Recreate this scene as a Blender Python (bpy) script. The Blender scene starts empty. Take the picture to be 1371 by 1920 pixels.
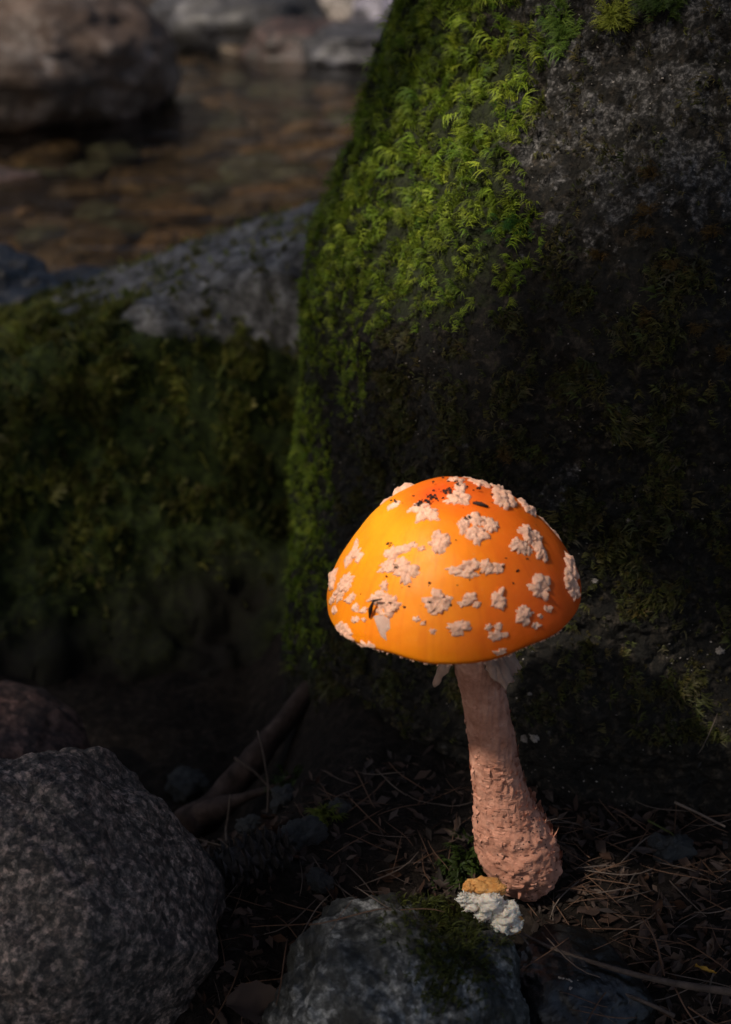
import bpy, bmesh, math, random
import numpy as np
from mathutils import Vector, Matrix
from mathutils.bvhtree import BVHTree

random.seed(7)
RNG = np.random.default_rng(7)
sc = bpy.context.scene
COL = sc.collection
R = math.radians

# ------------------------------------------------------------------ camera
CAM = np.array((0.0, -0.472, 0.394))
PITCH = R(25.0)
FPX = 960.0 / math.tan(R(20.0))          # focal length in photo pixels (1371 x 1920)
cam_d = bpy.data.cameras.new('camera')
cam = bpy.data.objects.new('camera', cam_d); COL.objects.link(cam)
cam.location = CAM
cam.rotation_euler = (R(90) - PITCH, 0, 0)
cam_d.sensor_fit = 'VERTICAL'; cam_d.sensor_height = 24.0
cam_d.lens = 12.0 / math.tan(R(20.0))
cam_d.clip_start = 0.01; cam_d.clip_end = 400
cam_d.dof.use_dof = True
cam_d.dof.focus_distance = 0.56
cam_d.dof.aperture_fstop = cam_d.lens / 4.8
sc.camera = cam

# ------------------------------------------------------------------ light
TO_SUN = np.array((-0.50, -0.38, 0.78)); TO_SUN /= np.linalg.norm(TO_SUN)
SUN_EL = math.asin(TO_SUN[2])
w = bpy.data.worlds.new('World'); sc.world = w; w.use_nodes = True
wn = w.node_tree.nodes; wl = w.node_tree.links
sky = wn.new('ShaderNodeTexSky'); sky.sky_type = 'NISHITA'; sky.sun_disc = False
sky.sun_elevation = SUN_EL
sky.sun_rotation = math.atan2(TO_SUN[0], TO_SUN[1])
sky.dust_density = 6.0
wl.new(sky.outputs[0], wn['Background'].inputs[0])
wn['Background'].inputs[1].default_value = 0.105
sun_d = bpy.data.lights.new('sun', 'SUN'); sun = bpy.data.objects.new('sun', sun_d); COL.objects.link(sun)
sun_d.energy = 5.0; sun_d.angle = R(3.0); sun_d.color = (1.0, 0.89, 0.76)
sun.rotation_euler = Vector(TO_SUN).to_track_quat('Z', 'Y').to_euler()
sun.location = (-2, -2, 4)
vs = sc.view_settings
vs.view_transform = 'Standard'; vs.look = 'None'; vs.gamma = 1; vs.use_curve_mapping = False
vs.exposure = 0.1
sc.render.engine = 'CYCLES'
sc.cycles.use_denoising = True
sc.cycles.max_bounces = 8; sc.cycles.diffuse_bounces = 4; sc.cycles.glossy_bounces = 3
sc.cycles.transmission_bounces = 6; sc.cycles.transparent_max_bounces = 8

# ------------------------------------------------------------------ helpers
def ray(px, py):
    a = (px - 685.5) / FPX; b = (960.0 - py) / FPX
    c, s = math.cos(PITCH), math.sin(PITCH)
    return np.array((a, c + b * s, -s + b * c))

def at(px, py, Y):
    d = ray(px, py); t = (Y - CAM[1]) / d[1]
    return CAM + d * t

def atz(px, py, Z):
    d = ray(px, py); t = (Z - CAM[2]) / d[2]
    return CAM + d * t

def proj(P):
    """world points (n,3) -> photo pixels"""
    P = np.asarray(P) - CAM
    c, s = math.cos(PITCH), math.sin(PITCH)
    dep = P[:, 1] * c - P[:, 2] * s
    up = P[:, 1] * s + P[:, 2] * c
    dep = np.maximum(dep, 1e-4)
    return 685.5 + FPX * P[:, 0] / dep, 960.0 - FPX * up / dep

_perm = np.random.default_rng(3).permutation(256)
_perm = np.concatenate([_perm, _perm, _perm])
_g = np.random.default_rng(5).normal(size=(256, 3)); _g /= np.linalg.norm(_g, axis=1)[:, None]

def noise(P):
    P = np.asarray(P, dtype=np.float64)
    i = np.floor(P).astype(np.int64); f = P - i; i &= 255
    u = f * f * f * (f * (f * 6 - 15) + 10)
    out = 0
    for dx in (0, 1):
        wx = u[:, 0] if dx else 1 - u[:, 0]
        for dy in (0, 1):
            wy = u[:, 1] if dy else 1 - u[:, 1]
            for dz in (0, 1):
                wz = u[:, 2] if dz else 1 - u[:, 2]
                h = _perm[_perm[_perm[(i[:, 0] + dx) & 255] + ((i[:, 1] + dy) & 255)] + ((i[:, 2] + dz) & 255)]
                g = _g[h]
                d = g[:, 0] * (f[:, 0] - dx) + g[:, 1] * (f[:, 1] - dy) + g[:, 2] * (f[:, 2] - dz)
                out = out + wx * wy * wz * d
    return out * 1.5

def fbm(P, o=4, gain=0.5, lac=2.03, ridged=False):
    P = np.asarray(P, dtype=np.float64)
    a, s = 1.0, 0.0
    for k in range(o):
        n = noise(P + 17.3 * k)
        s = s + a * ((0.5 - np.abs(n)) * 1.2 if ridged else n)
        P = P * lac; a *= gain
    return s

def sstep(a, b, x):
    t = np.clip((x - a) / (b - a), 0, 1); return t * t * (3 - 2 * t)

def mesh_np(name, V, F, mat=None, smooth=True, tint=None):
    V = np.asarray(V, dtype=np.float32).reshape(-1, 3)
    me = bpy.data.meshes.new(name)
    fs = F if isinstance(F, (list, tuple)) else [F]
    fs = [np.asarray(f, dtype=np.int32) for f in fs if len(f)]
    loops = np.concatenate([f.ravel() for f in fs])
    tot = np.concatenate([np.full(len(f), f.shape[1], dtype=np.int32) for f in fs])
    start = np.concatenate([[0], np.cumsum(tot)[:-1]]).astype(np.int32)
    me.vertices.add(len(V)); me.vertices.foreach_set('co', V.ravel())
    me.loops.add(len(loops)); me.loops.foreach_set('vertex_index', loops)
    me.polygons.add(len(tot)); me.polygons.foreach_set('loop_start', start)
    me.update(calc_edges=True)
    me.validate()
    me.polygons.foreach_set('use_smooth', np.full(len(me.polygons), smooth))
    if tint is not None:
        ca = me.color_attributes.new('tint', 'FLOAT_COLOR', 'POINT')
        t4 = np.ones((len(V), 4), dtype=np.float32); t4[:, :3] = tint
        ca.data.foreach_set('color', t4.ravel())
    if mat: me.materials.append(mat)
    return me

def link(name, me, parent=None, loc=None):
    o = bpy.data.objects.new(name, me); COL.objects.link(o)
    if parent: o.parent = parent
    if loc is not None: o.location = loc
    return o

def tag(o, label=None, cat=None, group=None, kind=None):
    if label: o['label'] = label
    if cat: o['category'] = cat
    if group: o['group'] = group
    if kind: o['kind'] = kind
    return o

def empty(name, loc):
    o = bpy.data.objects.new(name, None); COL.objects.link(o); o.location = loc
    o.empty_display_size = 0.02
    return o

def grid_faces(nu, nv, wrap_u=False):
    """verts laid out v-major: index = v*nu+u"""
    us = np.arange(nu if wrap_u else nu - 1); v_ = np.arange(nv - 1)
    U, Vv = np.meshgrid(us, v_)
    U = U.ravel(); Vv = Vv.ravel(); U2 = (U + 1) % nu
    return np.stack([Vv * nu + U, Vv * nu + U2, (Vv + 1) * nu + U2, (Vv + 1) * nu + U], 1)

def grid_normals(P, wrap_u=False):
    """P (nv,nu,3)"""
    if wrap_u:
        du = np.roll(P, -1, 1) - np.roll(P, 1, 1)
    else:
        du = np.gradient(P, axis=1)
    dv = np.gradient(P, axis=0)
    n = np.cross(du, dv); n /= np.linalg.norm(n, axis=2)[:, :, None] + 1e-12
    return n

def tube(path, rad, seg=8, wob=0.0, seed=0):
    path = np.asarray(path, float); n = len(path)
    rad = np.broadcast_to(np.asarray(rad, float), (n,))
    T = np.gradient(path, axis=0); T /= np.linalg.norm(T, axis=1)[:, None] + 1e-12
    a = np.array((0.31, 0.17, 0.93)); A = np.cross(T, a); A /= np.linalg.norm(A, axis=1)[:, None] + 1e-12
    B = np.cross(T, A)
    th = np.linspace(0, 2 * np.pi, seg, endpoint=False)
    V = path[:, None, :] + rad[:, None, None] * (np.cos(th)[None, :, None] * A[:, None, :] + np.sin(th)[None, :, None] * B[:, None, :])
    V = V.reshape(-1, 3)
    if wob:
        cen = np.repeat(path, seg, 0)
        V = cen + (V - cen) * (1 + wob * fbm(V * 60 + seed, 3))[:, None]
    F = grid_faces(seg, n, True)
    V = np.vstack([V, path[0], path[-1]])
    k = np.arange(seg); k2 = (k + 1) % seg
    c0 = np.stack([np.full(seg, n * seg), k2, k], 1)
    c1 = np.stack([np.full(seg, n * seg + 1), (n - 1) * seg + k, (n - 1) * seg + k2], 1)
    return V, [F, np.vstack([c0, c1])]

def spline(pts, n):
    pts = np.asarray(pts, float); m = len(pts)
    P = np.vstack([2 * pts[0] - pts[1], pts, 2 * pts[-1] - pts[-2]])
    out = []
    for t in np.linspace(0, m - 1 - 1e-9, n):
        i = int(t); f = t - i
        p0, p1, p2, p3 = P[i], P[i + 1], P[i + 2], P[i + 3]
        out.append(0.5 * ((2 * p1) + (-p0 + p2) * f + (2 * p0 - 5 * p1 + 4 * p2 - p3) * f * f + (-p0 + 3 * p1 - 3 * p2 + p3) * f ** 3))
    return np.array(out)

def merge(parts):
    Vs, q, t, off = [], [], [], 0
    for V, F in parts:
        for f in (F if isinstance(F, (list, tuple)) else [F]):
            f = np.asarray(f)
            (q if f.shape[1] == 4 else t).append(f + off)
        Vs.append(V); off += len(V)
    out = []
    if q: out.append(np.vstack(q))
    if t: out.append(np.vstack(t))
    return np.vstack(Vs), out

# ------------------------------------------------------------------ materials
class MB:
    def __init__(s, name):
        s.m = bpy.data.materials.new(name); s.m.use_nodes = True
        s.n = s.m.node_tree.nodes; s.l = s.m.node_tree.links
        s.b = s.n['Principled BSDF']; s.out = s.n['Material Output']
        s.tc = s.n.new('ShaderNodeTexCoord'); s.co = s.tc.outputs['Object']
    def set(s, k, v):
        i = s.b.inputs[k]
        if hasattr(v, 'links') or hasattr(v, 'is_linked'): s.l.new(v, i)
        else: i.default_value = v
        return s
    def noise(s, scale, detail=4, rough=0.55, dist=0.0, co=None):
        n = s.n.new('ShaderNodeTexNoise'); n.inputs['Scale'].default_value = scale
        n.inputs['Detail'].default_value = detail; n.inputs['Roughness'].default_value = rough
        n.inputs['Distortion'].default_value = dist
        s.l.new(co or s.co, n.inputs['Vector']); return n.outputs['Fac']
    def vor(s, scale, feat='F1', out='Distance', co=None):
        n = s.n.new('ShaderNodeTexVoronoi'); n.feature = feat; n.inputs['Scale'].default_value = scale
        s.l.new(co or s.co, n.inputs['Vector']); return n.outputs[out]
    def ramp(s, fac, stops):
        n = s.n.new('ShaderNodeValToRGB'); s.l.new(fac, n.inputs[0])
        e = n.color_ramp.elements
        while len(e) < len(stops): e.new(0.5)
        for el, (p, c) in zip(e, stops):
            el.position = p
            el.color = (c, c, c, 1) if isinstance(c, (int, float)) else (*c, 1)
        return n.outputs[0]
    def mix(s, fac, a, b, mode='MIX'):
        n = s.n.new('ShaderNodeMix'); n.data_type = 'RGBA'; n.blend_type = mode
        for i, v in ((0, fac), (6, a), (7, b)):
            if hasattr(v, 'is_linked'): s.l.new(v, n.inputs[i])
            elif i == 0: n.inputs[0].default_value = v
            else: n.inputs[i].default_value = (*v, 1) if not isinstance(v, (int, float)) else (v, v, v, 1)
        return n.outputs[2]
    def math(s, op, a, b=0.0):
        n = s.n.new('ShaderNodeMath'); n.operation = op
        for i, v in ((0, a), (1, b)):
            if hasattr(v, 'is_linked'): s.l.new(v, n.inputs[i])
            else: n.inputs[i].default_value = v
        return n.outputs[0]
    def attr(s, name='tint'):
        n = s.n.new('ShaderNodeAttribute'); n.attribute_name = name; return n.outputs['Color']
    def bump(s, h, strength, dist):
        n = s.n.new('ShaderNodeBump'); n.inputs['Strength'].default_value = strength
        n.inputs['Distance'].default_value = dist; s.l.new(h, n.inputs['Height'])
        s.l.new(n.outputs[0], s.b.inputs['Normal']); return n.outputs[0]
    def sep(s, i, co=None):
        n = s.n.new('ShaderNodeSeparateXYZ'); s.l.new(co or s.co, n.inputs[0]); return n.outputs[i]

def rock_mat(name, dark, mid, light, sp=420, big=14, rough=0.75, bump=0.0012, spec=0.3, stain=(0.02, 0.018, 0.014), stain_amt=0.5, st_lo=0.42, st_hi=0.62):
    m = MB(name)
    a = m.noise(sp, 9, 0.78, 0.0)
    c = m.ramp(a, [(0.36, dark), (0.5, mid), (0.62, light)])
    vs_ = m.n.new('ShaderNodeSeparateColor'); m.l.new(m.vor(sp * 1.1, 'F1', 'Color'), vs_.inputs[0])
    c = m.mix(0.75, c, m.mix(1.0, c, m.ramp(vs_.outputs[0], [(0.25, 0.25), (0.8, 1.4)]), 'MULTIPLY'))
    st = m.ramp(m.noise(big, 5, 0.62, 0.5), [(st_lo, 0.0), (st_hi, 1.0)])
    c = m.mix(m.math('MULTIPLY', st, stain_amt), c, stain)
    m.set('Base Color', c); m.set('Roughness', rough); m.set('Specular IOR Level', spec)
    h = m.math('ADD', m.noise(sp * 0.5, 6, 0.7), m.math('MULTIPLY', m.noise(sp * 0.14, 6, 0.65), 1.0))
    m.bump(h, 0.9, bump)
    return m.m

def tint_mat(name, rough=0.6, transl=0.0, spec=0.25):
    m = MB(name); c = m.attr()
    m.set('Base Color', c); m.set('Roughness', rough); m.set('Specular IOR Level', spec)
    if transl:
        t = m.n.new('ShaderNodeBsdfTranslucent'); m.l.new(c, t.inputs[0])
        x = m.n.new('ShaderNodeMixShader'); x.inputs[0].default_value = transl
        m.l.new(m.b.outputs[0], x.inputs[1]); m.l.new(t.outputs[0], x.inputs[2]); m.l.new(x.outputs[0], m.out.inputs[0])
    return m.m

M = {}
# the tall boulder: dark crusted granite, pale lichen-grey crystals where the tint attribute says so
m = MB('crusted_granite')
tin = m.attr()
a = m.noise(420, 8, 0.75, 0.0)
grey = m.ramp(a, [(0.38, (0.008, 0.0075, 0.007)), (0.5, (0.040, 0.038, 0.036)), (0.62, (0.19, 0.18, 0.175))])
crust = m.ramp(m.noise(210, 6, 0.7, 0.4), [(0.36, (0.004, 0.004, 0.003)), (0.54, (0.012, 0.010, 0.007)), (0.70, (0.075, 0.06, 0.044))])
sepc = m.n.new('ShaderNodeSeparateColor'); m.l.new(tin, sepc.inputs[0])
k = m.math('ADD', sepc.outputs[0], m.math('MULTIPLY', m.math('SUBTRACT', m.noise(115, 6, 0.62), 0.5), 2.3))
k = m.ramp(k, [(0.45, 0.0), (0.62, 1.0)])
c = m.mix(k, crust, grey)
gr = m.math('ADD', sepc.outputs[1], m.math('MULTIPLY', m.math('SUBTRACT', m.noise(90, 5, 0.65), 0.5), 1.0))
c = m.mix(m.ramp(gr, [(0.45, 0.0), (0.62, 1.0)]), c, m.ramp(m.noise(500, 4, 0.6), [(0.35, (0.007, 0.009, 0.003)), (0.7, (0.026, 0.034, 0.007))]))  # green film kept dark so gaps between shoots read as shade
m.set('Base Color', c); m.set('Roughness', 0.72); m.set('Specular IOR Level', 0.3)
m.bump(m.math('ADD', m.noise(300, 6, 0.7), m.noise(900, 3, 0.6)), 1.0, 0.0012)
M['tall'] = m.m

m = MB('mossy_granite')
tin = m.attr(); sepc = m.n.new('ShaderNodeSeparateColor'); m.l.new(tin, sepc.inputs[0])
grey = m.ramp(m.noise(70, 8, 0.72, 0.0), [(0.36, (0.05, 0.047, 0.045)), (0.5, (0.15, 0.142, 0.135)), (0.64, (0.33, 0.32, 0.31))])
grn = m.ramp(m.noise(160, 5, 0.65), [(0.36, (0.010, 0.014, 0.004)), (0.56, (0.035, 0.05, 0.010)), (0.72, (0.085, 0.10, 0.02))])
k = m.math('ADD', sepc.outputs[0], m.math('MULTIPLY', m.math('SUBTRACT', m.noise(40, 6, 0.7), 0.5), 1.3))
c = m.mix(m.ramp(k, [(0.42, 0.0), (0.58, 1.0)]), grn, grey)
c = m.mix(sepc.outputs[1], c, (0.012, 0.010, 0.008))  # darkens the low front in colour, in place of overhang shade
m.set('Base Color', c); m.set('Roughness', 0.85); m.set('Specular IOR Level', 0.2)
m.bump(m.noise(160, 6, 0.7), 1.0, 0.0014)
M['mid'] = m.m

M['granite'] = rock_mat('speckled_granite', (0.014, 0.013, 0.012), (0.12, 0.10, 0.086), (0.46, 0.33, 0.27), 330, 22, 0.7, 0.0014, 0.35, (0.03, 0.03, 0.028), 0.45)
M['bluegrey'] = rock_mat('bluegrey_rock', (0.03, 0.032, 0.031), (0.14, 0.143, 0.138), (0.44, 0.44, 0.42), 260, 26, 0.6, 0.0010, 0.4, (0.014, 0.014, 0.010), 0.93, 0.33, 0.52)
M['wet'] = rock_mat('wet_black_rock', (0.003, 0.003, 0.004), (0.006, 0.007, 0.008), (0.02, 0.022, 0.024), 220, 20, 0.32, 0.0012, 0.6)
M['reddish'] = rock_mat('reddish_rock', (0.025, 0.013, 0.010), (0.08, 0.042, 0.033), (0.17, 0.10, 0.08), 160, 12, 0.7, 0.002)
M['brownfar'] = rock_mat('brown_boulder_rock', (0.014, 0.009, 0.006), (0.042, 0.028, 0.020), (0.14, 0.12, 0.11), 16, 5, 0.65, 0.006, 0.35, (0.055, 0.034, 0.022), 0.55)
M['redfar'] = rock_mat('red_bank_rock', (0.010, 0.005, 0.004), (0.026, 0.014, 0.011), (0.055, 0.036, 0.032), 40, 6, 0.6, 0.004)
M['palefar'] = rock_mat('pale_rock', (0.06, 0.05, 0.045), (0.14, 0.12, 0.105), (0.30, 0.27, 0.25), 24, 4, 0.6, 0.006)
M['violetfar'] = rock_mat('violet_grey_rock', (0.03, 0.027, 0.033), (0.075, 0.07, 0.088), (0.2, 0.19, 0.24), 24, 4, 0.5, 0.006)
M['darkfar'] = rock_mat('dark_bank_rock', (0.008, 0.008, 0.009), (0.025, 0.024, 0.026), (0.07, 0.07, 0.08), 24, 4, 0.5, 0.006)
M['bedbrown'] = rock_mat('bed_stone_brown', (0.024, 0.016, 0.010), (0.072, 0.050, 0.030), (0.16, 0.12, 0.08), 40, 8, 0.6, 0.003)
M['bedtan'] = rock_mat('bed_stone_tan', (0.06, 0.037, 0.02), (0.13, 0.082, 0.045), (0.24, 0.17, 0.11), 40, 8, 0.6, 0.003)
M['bedgreen'] = rock_mat('bed_stone_green', (0.018, 0.024, 0.017), (0.05, 0.062, 0.046), (0.12, 0.14, 0.11), 40, 8, 0.6, 0.003)
M['pebble'] = rock_mat('pebble_grey', (0.012, 0.013, 0.014), (0.05, 0.054, 0.056), (0.2, 0.21, 0.215), 160, 60, 0.55, 0.0008, 0.4, (0.02, 0.018, 0.015), 0.6)

m = MB('forest_soil')
c = m.ramp(m.noise(160, 6, 0.7), [(0.35, (0.006, 0.005, 0.004)), (0.55, (0.02, 0.015, 0.012)), (0.75, (0.055, 0.042, 0.034))])
bed = m.ramp(m.noise(9, 6, 0.65, 0.6), [(0.36, (0.014, 0.012, 0.007)), (0.5, (0.045, 0.033, 0.019)), (0.64, (0.11, 0.08, 0.05))])
z = m.sep(2)
c = m.mix(m.ramp(m.math('MULTIPLY', z, -5.0), [(0.75, 0.0), (0.95, 1.0)]), c, bed)
m.set('Base Color', c); m.set('Roughness', 0.9); m.set('Specular IOR Level', 0.15)
m.bump(m.noise(240, 6, 0.7), 1.0, 0.003)
M['soil'] = m.m

m = MB('stream_water')
fr = m.n.new('ShaderNodeFresnel'); fr.inputs[0].default_value = 1.33
tr = m.n.new('ShaderNodeBsdfTransparent'); tr.inputs[0].default_value = (0.56, 0.51, 0.41, 1)
gl = m.n.new('ShaderNodeBsdfGlossy'); gl.inputs['Roughness'].default_value = 0.04
bp = m.n.new('ShaderNodeBump'); bp.inputs['Strength'].default_value = 0.5; bp.inputs['Distance'].default_value = 0.02
mp = m.n.new('ShaderNodeMapping'); mp.inputs['Scale'].default_value = (3.0, 7.0, 1.0); m.l.new(m.co, mp.inputs[0])
m.l.new(m.noise(1.4, 4, 0.5, 0.8, mp.outputs[0]), bp.inputs['Height'])
for nd in (fr, gl): m.l.new(bp.outputs[0], nd.inputs['Normal'])
mx = m.n.new('ShaderNodeMixShader'); m.l.new(fr.outputs[0], mx.inputs[0]); m.l.new(tr.outputs[0], mx.inputs[1]); m.l.new(gl.outputs[0], mx.inputs[2])
m.l.new(mx.outputs[0], m.out.inputs[0]); m.n.remove(m.b)
M['water'] = m.m

M['moss'] = tint_mat('moss_leaf', 0.55, 0.35, 0.3)
M['leaf'] = tint_mat('dead_leaf_brown', 0.7, 0.15, 0.3)
M['shade_canopy'] = tint_mat('tree_leaf', 0.5, 0.12, 0.3)

# cap skin: yellow-orange left, redder towards the right, disc and margin, tacky shine
m = MB('cap_skin')
nz = m.noise(24, 6, 0.65); nz2 = m.noise(110, 6, 0.65)
t3 = m.attr(); s3 = m.n.new('ShaderNodeSeparateColor'); m.l.new(t3, s3.inputs[0])
f = m.math('ADD', s3.outputs[0], m.math('MULTIPLY', m.math('SUBTRACT', nz, 0.5), 0.35))
c = m.ramp(f, [(0.0, (0.95, 0.33, 0.002)), (0.30, (0.84, 0.165, 0.002)), (0.65, (0.72, 0.085, 0.004)), (1.0, (0.55, 0.045, 0.010))])
c = m.mix(m.math('MULTIPLY', m.ramp(nz2, [(0.5, 0.0), (0.75, 1.0)]), 0.25), c, (0.70, 0.11, 0.006))
c = m.mix(m.math('MULTIPLY', m.ramp(s3.outputs[1], [(0.48, 0.0), (0.80, 1.0)]), 0.24), c, (0.62, 0.085, 0.003))
c = m.mix(m.math('MULTIPLY', m.ramp(m.noise(900, 3, 0.6), [(0.66, 0.0), (0.74, 1.0)]), 0.35), c, (0.75, 0.36, 0.16))
m.set('Base Color', c); m.set('Roughness', m.ramp(m.noise(60, 4, 0.6), [(0.35, 0.46), (0.65, 0.68)])); m.set('Specular IOR Level', 0.28)
m.set('Subsurface Weight', 0.25); m.set('Subsurface Radius', (1.0, 0.35, 0.08)); m.set('Subsurface Scale', 0.004)
m.bump(m.math('ADD', m.noise(220, 5, 0.6), m.math('MULTIPLY', m.noise(1100, 3, 0.6), 0.35)), 0.30, 0.0006)
M['cap'] = m.m

def flesh(name, cols, sc_=300, rough=0.8, bump=0.0008, sss=0.15, specks=None):
    m = MB(name)
    c = m.ramp(m.noise(sc_, 6, 0.65, 0.3), cols)
    if specks:
        v = m.ramp(m.noise(specks[0], 5, 0.7), [(specks[1], 0.0), (specks[1] + 0.05, 1.0)])
        c = m.mix(v, c, specks[2])
    m.set('Base Color', c); m.set('Roughness', rough); m.set('Specular IOR Level', 0.2)
    if sss:
        m.set('Subsurface Weight', sss); m.set('Subsurface Radius', (1.0, 0.5, 0.3)); m.set('Subsurface Scale', 0.002)
    m.bump(m.noise(sc_ * 2.2, 6, 0.7), 0.8, bump)
    return m.m
M['wart'] = flesh('wart_crust', [(0.3, (0.60, 0.32, 0.20)), (0.55, (0.86, 0.50, 0.35)), (0.75, (0.92, 0.62, 0.46))], 500, 0.85, 0.0008, 0.15, (260, 0.70, (0.12, 0.06, 0.05)))
M['stem'] = flesh('stem_flesh', [(0.3, (0.36, 0.155, 0.10)), (0.55, (0.52, 0.25, 0.17)), (0.75, (0.66, 0.36, 0.26))], 160, 0.85, 0.0008, 0.1, (230, 0.70, (0.10, 0.045, 0.035)))
M['ring'] = flesh('ring_tissue', [(0.3, (0.30, 0.18, 0.13)), (0.6, (0.42, 0.27, 0.20))], 220, 0.8, 0.0006, 0.2)
M['gill'] = flesh('gill_tissue', [(0.3, (0.60, 0.48, 0.36)), (0.7, (0.72, 0.60, 0.48))], 160, 0.8, 0.0003, 0.1)
M['white'] = flesh('torn_white_flesh', [(0.3, (0.66, 0.57, 0.47)), (0.7, (0.86, 0.79, 0.70))], 380, 0.9, 0.0006, 0.35)
M['oldskin'] = flesh('torn_orange_skin', [(0.3, (0.55, 0.22, 0.05)), (0.7, (0.74, 0.40, 0.14))], 300, 0.7, 0.0012, 0.15)
M['streak'] = flesh('torn_streak', [(0.3, (0.42, 0.22, 0.15)), (0.7, (0.60, 0.42, 0.34))], 150, 0.6, 0.0003, 0.2)
M['crumb'] = flesh('dark_crumb', [(0.3, (0.008, 0.006, 0.006)), (0.7, (0.05, 0.03, 0.025))], 800, 0.8, 0.0004, 0)
M['lichen'] = flesh('pale_lichen', [(0.3, (0.22, 0.19, 0.17)), (0.7, (0.46, 0.42, 0.38))], 500, 0.9, 0.001, 0)
M['root'] = flesh('root_bark', [(0.3, (0.02, 0.013, 0.011)), (0.55, (0.05, 0.034, 0.03)), (0.75, (0.10, 0.072, 0.063))], 120, 0.8, 0.0015, 0)
M['needle'] = flesh('pine_needle_brown', [(0.3, (0.07, 0.035, 0.02)), (0.7, (0.17, 0.10, 0.065))], 60, 0.6, 0.0001, 0)
M['twig'] = flesh('twig_bark', [(0.3, (0.04, 0.03, 0.025)), (0.7, (0.12, 0.09, 0.075))], 160, 0.75, 0.0006, 0)
M['straw'] = flesh('dry_straw', [(0.3, (0.09, 0.068, 0.056)), (0.7, (0.18, 0.14, 0.115))], 120, 0.7, 0.0002, 0)
M['cone'] = flesh('cone_scale', [(0.3, (0.014, 0.012, 0.012)), (0.6, (0.06, 0.052, 0.05)), (0.8, (0.16, 0.13, 0.12))], 220, 0.7, 0.0008, 0)
M['bark'] = flesh('tree_bark', [(0.3, (0.03, 0.022, 0.016)), (0.7, (0.10, 0.075, 0.058))], 22, 0.9, 0.01, 0)

# ------------------------------------------------------------------ ground
def ground_z(x, y):
    x = np.asarray(x, float); y = np.asarray(y, float)
    near = -0.018 * sstep(0.02, -0.12, y) + 0.0
    # gully on the left between the boulders, then down to the stream bed
    left = sstep(0.0, -0.08, x) * sstep(0.0, 0.17, y)
    z = near - 0.10 * left
    bed = sstep(0.55, 1.35, y)
    z = z * (1 - bed) + bed * (-0.235)
    far = sstep(3.7, 5.2, y)
    z = z + far * 0.30 + 0.55 * np.clip(y - 5.0, 0, 12)  # far slope steepened out of view to cut sky reflected in the water
    return z

s = np.linspace(-1, 1, 340)
gx = 0.9 * np.sinh(s * 4.9) / np.sinh(4.9) * 66
gy = gx + 0.0
gx = np.sinh(s * 6.4) / np.sinh(6.4) * 60 - 0.02
gy = np.sinh(s * 6.4) / np.sinh(6.4) * 60 + 0.05
X, Y = np.meshgrid(gx, gy)
Z = ground_z(X, Y)
P = np.stack([X.ravel(), Y.ravel(), Z.ravel()], 1)
amp = 1 + 6 * sstep(1.0, 3.0, P[:, 1])
P[:, 2] += amp * 0.006 * fbm(P * np.array((14, 14, 1)) + 3, 3) + 0.0035 * fbm(P * np.array((90, 90, 1)), 3)
ground = link('ground', mesh_np('ground', P, grid_faces(340, 340), M['soil']))
tag(ground, kind='structure')
GB = BVHTree.FromPolygons([Vector(v) for v in P.tolist()], grid_faces(340, 340).tolist())
def gz(x, y):
    h = GB.ray_cast(Vector((x, y, 20)), Vector((0, 0, -1)))
    return h[0].z if h[0] else 0.0

WATER_Z = -0.150
sx = np.linspace(-9, 9, 40); sy = np.linspace(1.0, 5.4, 20)
X, Y = np.meshgrid(sx, sy)
P = np.stack([X.ravel(), Y.ravel(), np.full(X.size, WATER_Z)], 1)
water = link('stream_water', mesh_np('stream_water', P, grid_faces(40, 20), M['water']))
tag(water, kind='structure')

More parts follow.
